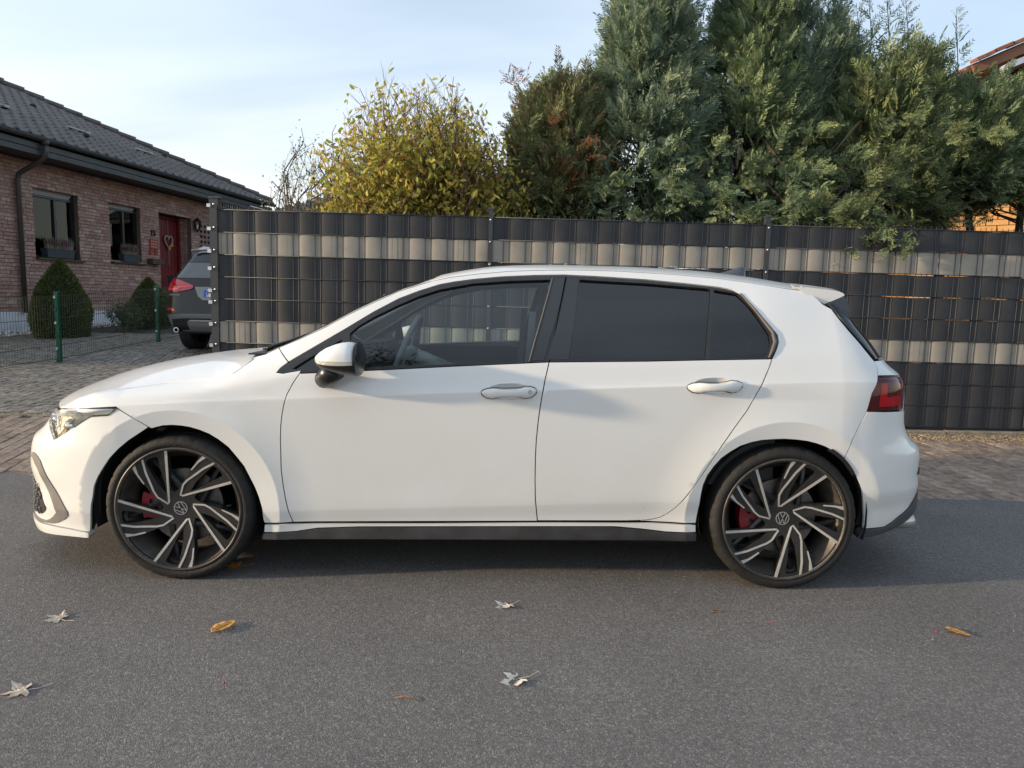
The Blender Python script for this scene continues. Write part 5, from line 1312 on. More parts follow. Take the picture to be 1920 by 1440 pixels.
m = MB(); m.tube([(.56, -.72, 4.20), (.56, -.72, 4.10)], [.085, .055], 12); m.tube([(.56, -.72, 4.12), (.56, -.72, 3.98), (.56, -.70, 3.90), (.56, -.62, 3.82), (.555, -.20, 3.62), (.55, -.10, 3.56), (.55, -.075, 3.46), (.55, -.075, .80)], .048, 12)
m.build('downpipe', simple('pipe_brown', (.060, .048, .045), .5), house, smooth=True)
# --- pots, shrubs and gravel in front of the house
m = MB(); m.lathe([(.001, 0), (.09, 0), (.13, .26), (.14, .30), (.11, .30), (.10, .1)], (0, 0, 0), 'Z', 16); o = m.build('terracotta_pot', simple('terracotta', (.45, .20, .07), .8), None); o.location = (-9.52, 14.35, gz(14.35)); tag(o, 'orange terracotta pot at the foot of the brown downpipe', 'pot')
m = MB(); random.seed(5)
for _ in range(1500):
    a = random.uniform(-.6, 6.3); y = -random.uniform(.05, .85)-(.12*math.sin(a*2)); w = HM @ Vector((a, y, 0)); s_ = random.uniform(.015, .04); z = gz(w.y)+random.uniform(0, .02)
    M_ = Matrix.Translation((w.x, w.y, z)) @ Euler((random.random()*3, random.random()*3, 0)).to_matrix().to_4x4(); m.box((0, 0, 0), (s_, s_*.8, s_*.6), M_)
tag(m.build('white_gravel', simple('gravel_white', (.62, .61, .58), .8), None), kind='stuff')
def cone_shrub(name, loc, h, r, lab, col, n=5200, seed=1, sh=.6):
    g = np.random.default_rng(seed); z = h*(1-np.sqrt(g.random(n)))*1.0; z = np.where(g.random(n) < .5, g.random(n)*h, z)
    u = z/h; rad = r*np.where(u < .22, .86+.14*(u/.22), np.clip(1-((np.maximum(u, .22)-.22)/.78)**1.9, 0, 1))*(.93+.10*g.random(n)); th = g.random(n)*2*PI
    rad = rad*(1+.05*np.sin(th*5+z*9))
    P = np.stack([rad*np.cos(th), rad*np.sin(th), z], 1); dr_ = np.stack([np.cos(th), np.sin(th), .9+0*th], 1)+g.normal(0, .45, (n, 3)); dr_ /= np.linalg.norm(dr_, axis=1, keepdims=True)
    sd_ = np.cross(dr_, g.normal(0, 1, (n, 3))); sd_ /= np.linalg.norm(sd_, axis=1, keepdims=True); l = .030+.03*g.random(n); w = .012
    V = np.stack([P-sd_*w, P+sd_*w, P+dr_*l[:, None]+sd_*w*.4, P+dr_*l[:, None]-sd_*w*.4], 1).reshape(-1, 3); F = np.arange(4*n).reshape(-1, 4)
    e = empty(name, loc, 0, lab, 'shrub'); mesh_np('foliage', V, F, varied('foliage_'+str(seed), col, src='attr', bump=0, nvar=.3, nscale=6, trans=.15), e, rnd=g.random(n))
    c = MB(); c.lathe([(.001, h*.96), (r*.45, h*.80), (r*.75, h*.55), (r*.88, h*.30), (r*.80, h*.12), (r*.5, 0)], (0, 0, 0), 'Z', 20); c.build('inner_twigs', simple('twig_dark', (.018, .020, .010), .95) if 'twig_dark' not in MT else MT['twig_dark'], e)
    return e
yew = [(.045, .070, .016), (.075, .105, .024), (.105, .135, .032), (.12, .115, .038), (.06, .09, .022)]
cone_shrub('cone_shrub', (-8.57, 13.5, gz(13.5)), 1.44, .49, 'tall rounded cone of dense dark green conifer beside the brown downpipe', yew, 9000, 21)
cone_shrub('cone_shrub', (-8.17, 16.0, gz(16.0)), 1.08, .44, 'shorter conical conifer in front of the letter box and red door', yew, 7000, 22)
# ================================================================== DARK ESTATE CAR ON THE DRIVEWAY (seen from behind)
suv = empty('grey_suv', (-4.66, 11.30, .315), -.03, 'dark grey off-road estate car parked on the driveway, seen from behind beside the fence post', 'car')
M_sv = simple('suv_paint', (.012, .011, .011), .34, coat=.3, spec=.35)
M_svg = simple('suv_grey_plastic', (.13, .13, .13), .5)
hwid_z = [(.30, .78), (.42, .88), (.60, .945), (.95, .945), (1.10, .925), (1.20, .86), (1.45, .72), (1.60, .62), (1.66, .50), (1.68, .30)]
def sv_w(z): return float(np.interp(z, [q[0] for q in hwid_z], [q[1] for q in hwid_z]))
def sv_y(z): return float(np.interp(z, [.30, .42, .60, .75, .95, 1.05, 1.20, 1.45, 1.60, 1.68], [.10, .02, .0, .03, .06, .08, .13, .27, .33, .55]))   # rear face, distance forward
def sv_front(z): return float(np.interp(z, [.3, .8, 1.0, 1.15, 1.45, 1.68], [4.55, 4.62, 4.1, 3.2, 2.6, 2.1]))
zs = np.linspace(.30, 1.68, 24); V = []; F = []; nx = 33
for z in zs:
    w = sv_w(z); y0 = sv_y(z); y1 = sv_front(z); ring = []
    for k in range(nx):
        a = -PI/2+PI*k/(nx-1); s_, c = math.sin(a), math.cos(a); ring.append((w*(abs(s_)**.42)*(1 if s_ > 0 else -1), y0+.42*(1-abs(c)**.42) if abs(s_) < 1 else y0+.42, z))
    ring += [(w, y0+.9, z), (w, (y0+y1)/2, z), (w*.96, y1-.5, z), (w*.6, y1, z), (-w*.6, y1, z), (-w*.96, y1-.5, z), (-w, (y0+y1)/2, z), (-w, y0+.9, z)]
    V += ring
n = nx+8
for i in range(len(zs)-1):
    for k in range(n): F.append((i*n+k, i*n+(k+1) % n, (i+1)*n+(k+1) % n, (i+1)*n+k))
F.append(tuple(range(n))[::-1]); F.append(tuple((len(zs)-1)*n+k for k in range(n)))
o = mesh_np('body', np.array(V), F, M_sv, suv); recalc(o); sharp(o, 38)
def sv_pt(x, z, off=.0):
    w = sv_w(z); s_ = min(abs(x)/w, .9999); a = math.asin(min(1, s_**(1/.42))); c = math.cos(a); return (x, sv_y(z)+.42*(1-abs(c)**.42)-off, z)
def sv_patch(name, poly, mat, off=.006, parent=suv, st=.03, thick=.02):
    q = dens(clean(poly), st); lo = q.min(0); hi = q.max(0); gx, gz_ = np.meshgrid(np.arange(lo[0], hi[0], st), np.arange(lo[1], hi[1], st)); G = np.stack([gx.ravel(), gz_.ravel()], 1); G = G[inpoly(G, q)]
    if len(G):
        d_ = np.min(np.hypot(G[:, None, 0]-q[None, :, 0], G[:, None, 1]-q[None, :, 1]), axis=1); G = G[d_ > st*.4]
    V2 = np.concatenate([q, G]); E = [(i, (i+1) % len(q)) for i in range(len(q))]
    vo, eo, fo, *_ = delaunay_2d_cdt([Vector(p) for p in V2.tolist()], E, [], 1, 1e-6); vo = np.array([tuple(v) for v in vo])
    P = np.array([sv_pt(x, z, off) for x, z in vo]); n = len(P); P2 = P+np.array([0, thick, 0]); ed = {}
    FF = [tuple(f) for f in fo]
    for f in fo:
        for i in range(len(f)): ed[(f[i], f[(i+1) % len(f)])] = 1
    for (i, j) in ed:
        if (j, i) not in ed: FF.append((i, j, j+n, i+n))
    o = mesh_np(name, np.concatenate([P, P2]), FF, mat, parent, smooth=False); recalc(o); sharp(o, 50); return o
sv_patch('rear_window', [(-.76, 1.19), (-.70, 1.30), (-.62, 1.44), (.62, 1.44), (.70, 1.30), (.76, 1.19)], simple('suv_glass', (.07, .073, .076), .10, coat=.6, spec=.6))
sv_patch('spoiler_black', [(-.64, 1.45), (-.58, 1.56), (-.5, 1.60), (.5, 1.60), (.58, 1.56), (.64, 1.45)], M_piano, .008)  # glossy black spoiler and glass top above the rear window
m = MB(); m.tube([(-.56, .30, 1.63), (-.3, .27, 1.655), (0, .26, 1.66), (.3, .27, 1.655), (.56, .30, 1.63)], .022, 8); m.build('roof_spoiler', simple('suv_silver', (.42, .43, .45), .3, metal=.6), suv, smooth=True)
for s_ in (-1, 1):
    m = MB(); m.tube([(.60*s_, .62, 1.665), (.60*s_, .80, 1.715), (.60*s_, 1.6, 1.73), (.58*s_, 2.4, 1.715), (.57*s_, 2.6, 1.67)], .018, 8); m.build('roof_rail', M_silver, suv, smooth=True)
    def mir(p): return [(x*s_, z) for x, z in p]
    tl = empty('tail_light'); tl.parent = suv
    sv_patch('lamp_red', mir([(-.925, 1.15), (-.82, 1.185), (-.70, 1.16), (-.45, 1.075), (-.44, 1.035), (-.50, 1.005), (-.72, .965), (-.93, .975)]), simple('suv_lamp', (.45, .006, .012), .15, coat=1) if 'suv_lamp' not in MT else MT['suv_lamp'], .02, tl)
    sv_patch('lamp_bar', mir([(-.90, 1.02), (-.72, 1.02), (-.66, 1.055), (-.50, 1.055), (-.49, 1.037), (-.64, 1.035), (-.70, .995), (-.90, .998)]), simple('suv_lamp_bright', (.85, .05, .04), .2, coat=1) if 'suv_lamp_bright' not in MT else MT['suv_lamp_bright'], .030, tl)
    sv_patch('rear_reflector', mir([(-.945, .72), (-.78, .705), (-.72, .66), (-.94, .675)]), MT['suv_lamp'], .012)
    e_ = MB(); e_.lathe([(.030, .0), (.040, -.003), (.043, .0), (.043, .14), (.036, .14), (.032, .02)], (-.70*s_, -.02, .36), 'Y', 20); e_.build('exhaust_tip', M_chrome, suv, smooth=True)
    for yy in (.86, 3.72):
        m = MB(); prof_ = [(.24, .02), (.30, -.005), (.345, .005), (.36, .04), (.362, .12), (.36, .20), (.345, .235), (.24, .22)]
        m.lathe([(r, h_) for r, h_ in prof_], (0, 0, 0), 'Y', 40); o = m.build('tyre', M_rubber, suv, smooth=True); o.rotation_euler = (0, 0, PI/2*s_); o.location = (.935*s_, yy, .352-.0)
        m = MB(); m.lathe([(.24, .02), (.22, .05), (.20, .12), (.05, .06), (.001, .06)], (0, 0, 0), 'Y', 24); o = m.build('rim', M_barrel, suv, smooth=True); o.rotation_euler = (0, 0, PI/2*s_); o.location = (.935*s_, yy, .352)
sv_patch('bumper_lower', [(-.90, .60), (-.6, .62), (0, .625), (.6, .62), (.90, .60), (.86, .42), (.6, .335), (-.6, .335), (-.86, .42)], M_svg, .010)
sv_patch('bumper_insert', [(-.80, .53), (-.55, .55), (.55, .55), (.80, .53), (.78, .36), (-.78, .36)], M_gap, .018)
sv_patch('skid_plate', [(-.52, .49), (-.46, .52), (.46, .52), (.52, .49), (.50, .36), (-.50, .36)], M_svg, .030)
sv_patch('skid_edge', [(-.52, .495), (-.46, .525), (.46, .525), (.52, .495), (.46, .505), (-.46, .505)], M_silver, .036)
sv_patch('tailgate_panel', [(-.42, 1.05), (-.36, .90), (-.28, .84), (.28, .84), (.36, .90), (.42, 1.05)], simple('suv_paint_recess', (.16, .155, .15), .3, metal=.4, coat=1), .012)
pl_ = empty('number_plate'); pl_.parent = suv
sv_patch('plate', [(-.26, .895), (.26, .895), (.26, 1.005), (-.26, 1.005)], simple('plate_white', (.75, .76, .76), .4), .028, pl_, .05, .01)
sv_patch('plate_band', [(-.26, .895), (-.215, .895), (-.215, 1.005), (-.26, 1.005)], simple('plate_blue', (.02, .10, .55), .4), .033, pl_, .02, .01)
o = text_mesh('M', .11, M_gap, 'plate_letter', .004); o.parent = pl_; o.location = (-.165, sv_pt(-.165, .95, .034)[1], .950); o.rotation_euler = (PI/2, 0, 0)
sv_patch('chrome_strip', [(-.86, .935), (-.66, .93), (-.66, .90), (-.88, .905)], M_svg, .010)
m = MB(); m.box((0, 2.2, .45), (1.6, 3.6, .25)); m.build('underbody', M_liner, suv)
bpy.context.view_layer.update()

# ================================================================== LEAVES ON THE ROAD
def leaf_maple(name, loc, size, rot, mat, lab, group=None, curl=.25, seed=0, stem=True):
    r = random.Random(seed); lobes = [(-.15, .35), (0, .0)]
    tips = [(0, 1.0, .20), (52, .86, .17), (-52, .84, .17), (105, .55, .13), (-105, .52, .13)]
    pts = []
    order = sorted(tips, key=lambda t: t[0]); prev = None
    out = []
    for i, (a, l, w_) in enumerate(order):
        l *= r.uniform(.85, 1.1); aa = math.radians(90+a)
        for (f, da) in ((.48, -19), (.68, -19), (.74, -9), (1.0, 0), (.74, 10), (.66, 19), (.46, 20)):
            out.append((l*f*math.cos(aa+math.radians(da)), l*f*math.sin(aa+math.radians(da))))
        if i < len(order)-1:
            am = math.radians(90+(a+order[i+1][0])/2); out.append((.40*math.cos(am), .40*math.sin(am)))
    out.append((0, -.04)); 
    m = MB(); n = len(out); z = lambda x, y: curl*(x*x*.9+.35*max(0, y)**2)+.06*math.sin(5*x+3*y+seed)+.03
    c = (0, .12)
    V = [(c[0], c[1], z(*c))]+[(c[0]+(x-c[0])*.5, c[1]+(y-c[1])*.5, z(c[0]+(x-c[0])*.5, c[1]+(y-c[1])*.5)-.02) for x, y in out]+[(x, y, z(x, y)) for x, y in out]
    F = [(0, 1+i, 1+(i+1) % n) for i in range(n)]+[(1+i, 1+n+i, 1+n+(i+1) % n, 1+(i+1) % n) for i in range(n)]
    m.add([tuple(s*size for s in v) for v in V], F)
    e = empty(name, loc, rot, lab, 'leaf', group)
    o = m.build('blade', mat, e); s_ = o.modifiers.new('s', 'SOLIDIFY'); s_.thickness = .0006
    if stem:
        m = MB(); m.tube([(0, 0, .03*size), (-.08*size, -.45*size, .05*size), (.05*size, -.95*size, .08*size)], .014*size, 5); m.build('stem', mat, e)
    return e
def leaf_oval(name, loc, l, w, rot, mat, lab, group=None, curl=.3, veins=True):
    m = MB(); n = 12; V = []; F = []
    for i in range(n+1):
        t = i/n; hw2 = w/2*math.sin(PI*t**.85)**.75 if 0 < t < 1 else .0005; x = (t-.5)*l
        for q in (-1, -.5, 0, .5, 1): V.append((x, q*hw2, .006+curl*.5*abs(q)**1.6*hw2+curl*.30*(t-.5)**2*l+(.0012*math.sin(i*1.7) if abs(q) > .4 else 0)))
    for i in range(n):
        for q in range(4): F.append((i*5+q, i*5+5+q, i*5+6+q, i*5+1+q))
    m.add(V, F); e = empty(name, loc, rot, lab, 'leaf', group); o = m.build('blade', mat, e, smooth=True); s_ = o.modifiers.new('s', 'SOLIDIFY'); s_.thickness = .0008
    m = MB(); m.tube([(-l*.5, 0, .008), (0, 0, .0075), (l*.5, 0, .008), (l*.62, .004, .012)], [.0005, .0009, .0011, .0009], 4)
    for k in range(6):
        x = (-.35+.13*k)*l
        for s2 in (-1, 1): m.tube([(x, 0, .0077), (x-.10*l, s2*w*.32, .0085+curl*.12*w)], .00045, 3)
    m.build('vein', simple('leaf_vein', (.18, .08, .02), .8) if 'leaf_vein' not in MT else MT['leaf_vein'], e)
    return e
M_lfp = simple('leaf_pale', (.52, .43, .34), .8, var=.25, vscale=30); M_lfw = simple('leaf_whitish', (.62, .56, .47), .8, var=.2, vscale=30); M_lfo = simple('leaf_orange', (.60, .30, .07), .65, var=.3, vscale=25); M_lfb = simple('leaf_brown', (.35, .14, .03), .75, var=.3, vscale=25)
leaf_maple('maple_leaf', (-1.70, 2.575, .006), .070, math.radians(70), M_lfp, 'curled pale pink maple leaf on the asphalt below the front wheel, left edge', None, .3, 1)
leaf_maple('maple_leaf', (-1.50, 2.085, .006), .078, math.radians(115), M_lfp, 'pale pinkish maple leaf with long stem in the lower left corner of the road', None, .2, 2)
leaf_maple('maple_leaf', (.00, 2.785, .006), .066, math.radians(125), M_lfw, 'small whitish maple leaf on the asphalt nearest below the door gap of the hatchback', None, .25, 3)
leaf_maple('maple_leaf', (.045, 2.215, .006), .080, math.radians(120), M_lfw, 'large whitish maple leaf lying flat in the middle foreground of the road', None, .15, 4)
leaf_maple('maple_leaf', (-3.33, 5.25, gz(5.25)+.006), .10, 1.0, M_lfp, 'crumpled dry maple leaf on the paving in front of the hatchback bumper', None, .9, 5)
leaf_maple('maple_leaf', (-1.24, 3.14, .006), .075, 1.9, M_lfb, 'brown maple leaf lying behind the front tyre of the white hatchback', None, .4, 6)
leaf_oval('oval_leaf', (-1.06, 2.53, .006), .110, .058, math.radians(63), M_lfo, 'large orange oval leaf on the asphalt below the front door', None, .5)
leaf_oval('oval_leaf', (1.74, 2.615, .006), .085, .034, math.radians(-48), M_lfo, 'narrow orange leaf on the asphalt below the rear bumper at the right', None, .6)
leaf_oval('oval_leaf', (.845, 2.76, .006), .035, .014, math.radians(10), M_lfb, 'tiny rust brown leaf scrap on the asphalt below the rear door', None, .6)
leaf_oval('oval_leaf', (-4.3, 5.55, gz(5.55)+.006), .07, .035, .4, M_lfp, 'small pale leaf scrap on the paving at the left edge of the photo', None, .6)
m = MB(); m.tube([(-.345, 2.085, .008), (-.31, 2.09, .014), (-.27, 2.075, .008)], .0016, 5); tag(m.build('twig', M_lfb, None, smooth=True), 'thin reddish brown twig lying on the asphalt in the foreground', 'twig')
m = MB(); m.lathe([(.001, -.0045), (.0035, -.002), (.0045, 0), (.0035, .002), (.001, .0045)], (0, 0, .011), 'Z', 10); o = m.build('red_berry', simple('berry_red', (.45, .01, .03), .3), None, smooth=True); o.location = (-.90, 2.14, .004); tag(o, 'small red berry on the asphalt in the left foreground', 'berry', 'red berries on the road')
for (x, y, lab) in ((1.04, 2.66, 'small red berry on the asphalt below the rear wheel'), (1.655, 2.61, 'small red berry beside the narrow orange leaf')): c = o.copy(); COL.objects.link(c); c.location = (x, y, .004); c['label'] = lab
# ================================================================== HEDGE AND SHRUBS BEHIND THE FENCE
def frond_template(seed, pairs=8, sub=3):
    """flat scale-leaf spray: list of quads (K,4,3), length 1 along +x, lies in the x-z plane"""
    g = np.random.default_rng(seed); Q = []
    def rh(p, dr_, l, w):
        dr_ = np.array(dr_)/np.linalg.norm(dr_); s_ = np.array([-dr_[2], 0, dr_[0]]); y = np.array([0, g.uniform(-.03, .03), 0])
        Q.append([p, p+dr_*l*.55+s_*w+y, p+dr_*l, p+dr_*l*.5-s_*w-y])
    rh(np.array([0, 0, 0.]), (1, 0, .02), 1.0, .022)
    for i in range(pairs):
        t = .10+.82*i/(pairs-1)
        for s_ in (1, -1):
            l = (.38*(1-t)**.65+.09)*g.uniform(.75, 1.2); a = math.radians(46-12*t+g.uniform(-7, 7)); p = np.array([t, -.05*t*t, 0.]); dr_ = np.array([math.cos(a), -.08, s_*math.sin(a)])
            rh(p, dr_, l, .028)
            if i < sub: b = a*s_+(1 if i % 2 else -1)*s_*math.radians(34); rh(p+dr_*l*.42, (math.cos(b), g.uniform(-.2, .1), math.sin(b)), l*.48, .026)
    return np.array(Q)
TEMPL = [frond_template(s) for s in range(4)]
TEMPL_LO = [frond_template(s+10, 5, 0) for s in range(4)]
def fronds(name, P, D, size, mat, parent, g, twist=1.0, templ=TEMPL, flat=None):
    """P (n,3) base points, D (n,3) directions, size (n,)"""
    n = len(P); D = D/np.linalg.norm(D, axis=1, keepdims=True); Rr = g.normal(0, 1, (n, 3))
    up = np.array([0, 0, 1.0])
    S = np.cross(D, up)+Rr*twist*.5; S -= D*np.sum(S*D, 1, keepdims=True); S /= np.maximum(np.linalg.norm(S, axis=1, keepdims=True), 1e-6)
    Z_ = np.cross(S, D); Vs = []; Rn = []; rnd = g.random(n); k = g.integers(0, len(templ), n)
    mixa = g.uniform(0, 1, n)*twist*PI; S2 = S*np.cos(mixa)[:, None]+Z_*np.sin(mixa)[:, None]; Z2 = np.cross(S2, D)
    for j, T in enumerate(templ):
        ii = np.where(k == j)[0]
        if not len(ii): continue
        q = T.reshape(-1, 3)
        V = P[ii][:, None, :]+size[ii][:, None, None]*(q[None, :, 0:1]*D[ii][:, None, :]+q[None, :, 1:2]*S2[ii][:, None, :]+q[None, :, 2:3]*Z2[ii][:, None, :])
        Vs.append(V.reshape(-1, 3)); tx = T[:, :, 0].mean(1); Rn.append(np.clip(rnd[ii][:, None]*.85+.25*(tx[None, :]-.4), 0, 1).ravel())
    V = np.concatenate(Vs); F = np.arange(len(V)).reshape(-1, 4)
    return mesh_np(name, V, F, mat, parent, rnd=np.concatenate(Rn))
M_bark = simple('bark_dark', (.045, .033, .024), .95, bump=1, bscale=30, var=.3)
M_twig = simple('twig_brown', (.10, .065, .045), .9)
def conifer(loc, ztop, zbot, r, lab, cols, nclump=150, per=17, seed=1, lean=(0, 0), taper=1.0, ysq=.85, xr=None, size=(.15, .27), leaders=(), group='conifers of the tall hedge behind the fence', trunks=((0, 0),), topw=.12):
    g = np.random.default_rng(seed); x0, y0 = loc; e = empty('conifer_tree', (x0, y0, gz(y0)), 0, lab, 'tree', group); zb = gz(y0)
    P = []; D = []; B = []
    tips = []
    while len(tips) < nclump:
        u = g.random()**.85; z = zbot+(ztop-zbot)*u; prof = (topw+(1-topw)*(1-u)**taper)*(.80+.20*min(1, u/.10)); th = g.uniform(-PI, PI)
        rr = r*prof*g.uniform(.72, 1.05); x = lean[0]*u+rr*math.cos(th)*(xr or 1); y = lean[1]*u+rr*math.sin(th)*ysq
        tips.append((x, y, z, u, th))
    for (x, y, z, u, th) in tips:
        out_ = np.array([math.cos(th), math.sin(th), 0]); b = np.array([x, y, z-zb]); up_ = .25+1.5*u**1.1 if u > .25 else -.15+1.2*u
        dr_ = out_+np.array([0, 0, up_]); dr_ /= np.linalg.norm(dr_); B.append((b, dr_))
        c = b[None]+g.normal(0, 1, (per, 3))*np.array([.075, .07, .11])-dr_[None]*.12; d_ = dr_[None]*1.0+g.normal(0, .34, (per, 3))+np.array([0, 0, .25*u])
        P.append(c); D.append(d_)
    # inner, shaded growth
    ni = nclump*5; u = g.random(ni); z = zbot+(ztop-.25-zbot)*u; th = g.uniform(-PI, PI, ni); rr = r*(topw+(1-topw)*(1-u)**taper)*g.uniform(.25, .75, ni)
    P.append(np.stack([lean[0]*u+rr*np.cos(th)*(xr or 1), lean[1]*u+rr*np.sin(th)*ysq, z-zb], 1)); D.append(np.stack([np.cos(th), np.sin(th), .6+0*th], 1)+g.normal(0, .5, (ni, 3)))
    P2, D2 = P.pop(), D.pop(); fronds('inner_growth', P2, D2, g.uniform(.2, .32, len(P2)), cols, e, g, templ=TEMPL_LO)
    P = np.concatenate(P); D = np.concatenate(D); s_ = g.uniform(size[0], size[1], len(P))
    fronds('crown', P, D, s_, cols, e, g)
    m = MB()
    for (tx, ty) in trunks:
        m.tube([(tx, ty, -.1), (tx*.9+.03, ty, 1.0), (tx*.6+lean[0]*.4, ty*.6, (ztop-zb)*.55), (lean[0]*.9, lean[1]*.9, (ztop-zb)*.93)], [.085, .075, .045, .012], 8)
    m.build('trunk', M_bark, e, smooth=True)
    m = MB()
    for k, (b, dr_) in enumerate(B):
        if k % 2: continue
        u = b[2]/(ztop-zb); s0 = np.array([lean[0]*u*.8, lean[1]*u*.8, max(.3, b[2]-.30)]); mid = (s0+b)/2+np.array([0, 0, -.06]); m.tube([s0, mid, b], [.014, .010, .004], 4, cap=False)
    m.build('branches', M_bark, e, kind='stuff')
    for (lx, ly, lz, h_) in leaders:
        nb = int(h_/.026); PP = []; DD = []; SS_ = []
        for k in range(nb):
            t = k/nb; p = np.array([lx+.05*math.sin(t*4+lx), ly, lz-zb+h_*t]); th = g.uniform(0, 2*PI)
            PP.append(p); DD.append([math.cos(th), math.sin(th), .8]); SS_.append(.22*(1-t)**.6*g.uniform(.6, 1.3)+.06)
        fronds('leader_sprig', np.array(PP), np.array(DD), np.array(SS_), cols, e, g, templ=TEMPL_LO)
        mm = MB(); mm.tube([(lx, ly, lz-zb-.25), (lx+.05*math.sin(2), ly, lz-zb+h_*.5), (lx+.05*math.sin(4), ly, lz-zb+h_)], [.008, .006, .002], 5); mm.build('leader_stem', M_twig, e)
    return e
C_blue = varied('foliage_blue_green', [(0.119, 0.181, 0.131), (0.169, 0.237, 0.169), (0.219, 0.281, 0.188), (0.281, 0.338, 0.194), (0.138, 0.206, 0.156)], src='attr', bump=0, nvar=.3, nscale=3, rough=.7, trans=.22)
C_green = varied('foliage_mid_green', [(.105, .160, .095), (.150, .205, .118), (.195, .255, .138), (.265, .325, .150), (.14, .195, .12)], src='attr', bump=0, nvar=.35, nscale=2.5, rough=.7, trans=.22)
C_yel = varied('foliage_yellow_green', [(.085, .125, .075), (.125, .170, .090), (.175, .220, .105), (.260, .300, .125), (.11, .155, .09)], src='attr', bump=0, nvar=.35, nscale=2.5, rough=.7, trans=.25)
C_olive = varied('foliage_olive', [(.115, .145, .075), (.165, .200, .095), (.215, .245, .110), (.21, .17, .09), (.15, .185, .095)], src='attr', bump=0, nvar=.35, nscale=3, rough=.7, trans=.22)
conifer((1.38, 8.6), 5.7, 1.95, 1.02, 'dense blue green cypress with a pointed top, left of the two tallest in the hedge', C_blue, 300, 25, 31, taper=.95, trunks=((0, 0), (.3, .1)), topw=.06, ysq=1.2, lean=(.22, 0))
conifer((2.66, 8.7), 5.8, 2.0, .98, 'tall dense cypress with bright green tips, right of the two tallest in the hedge', C_green, 280, 25, 32, taper=.95, ysq=1.2, lean=(.10, 0), trunks=((0, 0), (-.25, .1)), topw=.10)
conifer((3.40, 8.75), 4.65, 2.0, .74, 'open blue green cypress with airy tops in the middle of the hedge', C_blue, 170, 24, 33, taper=.35, leaders=((-.12, -.1, 4.55, .75), (.22, 0, 4.4, .7), (.05, .2, 4.6, .6)), trunks=((0, 0), (.2, 0)), topw=.25)
conifer((4.22, 8.55), 4.05, 2.2, .88, 'yellowish green cypress with wispy pale shoots standing out of its top', C_yel, 210, 26, 34, taper=.30, leaders=((-.35, 0, 3.75, .95), (-.18, .1, 3.8, 1.1), (.02, .1, 3.8, 1.15), (.20, .0, 3.8, 1.0), (.40, .1, 3.7, .75), (.66, 0, 3.5, .65)), trunks=((-.1, 0), (.15, .1)), topw=.45)
conifer((5.16, 8.6), 3.65, 2.62, .80, 'cypress with one lone bushy shoot high above its crown near the right edge', C_green, 170, 24, 35, taper=.30, leaders=((-.12, 0, 3.35, 1.35), (.34, 0, 3.25, .55), (-.45, .1, 3.3, .7), (-.25, .1, 3.3, .6)), trunks=((-.22, -.15), (.5, .1)), topw=.45)
conifer((6.05, 8.7), 3.75, 2.55, .72, 'olive green cypress at the right edge of the hedge in front of the tiled roof', C_yel, 170, 24, 36, taper=.28, trunks=((0, 0), (.35, 0)), topw=.5)
conifer((7.3, 8.9), 4.5, 2.1, .9, 'green cypress beyond the right edge of the photo', C_green, 36, 12, 37, taper=.4)
eb = conifer((.45, 8.3), 3.62, 1.95, .74, 'ragged olive cypress with dead rust brown patches beside the autumn shrub', C_olive, 190, 22, 38, taper=.42, trunks=((0, 0), (.25, .05), (-.2, 0)), topw=.25, lean=(.10, 0))
g = np.random.default_rng(77)
C_dead = varied('foliage_dead', [(.20, .065, .025), (.28, .11, .045), (.16, .055, .025), (.24, .14, .07)], src='attr', bump=0)
for (cx, cy, cz, n_, s_) in ((.55, 7.72, 2.62, 45, .10), (.35, 7.75, 3.15, 18, .05), (-.05, 7.9, 3.62, 26, .06), (.72, 7.70, 2.85, 28, .07), (.10, 6.95, 1.90, 6, .04)):
    P = np.array([cx-.42, cy-8.3, cz-gz(8.3)])+g.normal(0, s_, (n_, 3)); fronds('dead_spray', P, g.normal(0, 1, (n_, 3))+np.array([0, -.3, -.2]), g.uniform(.09, .16, n_), C_dead, eb, g, templ=TEMPL_LO)['kind'] = 'stuff'
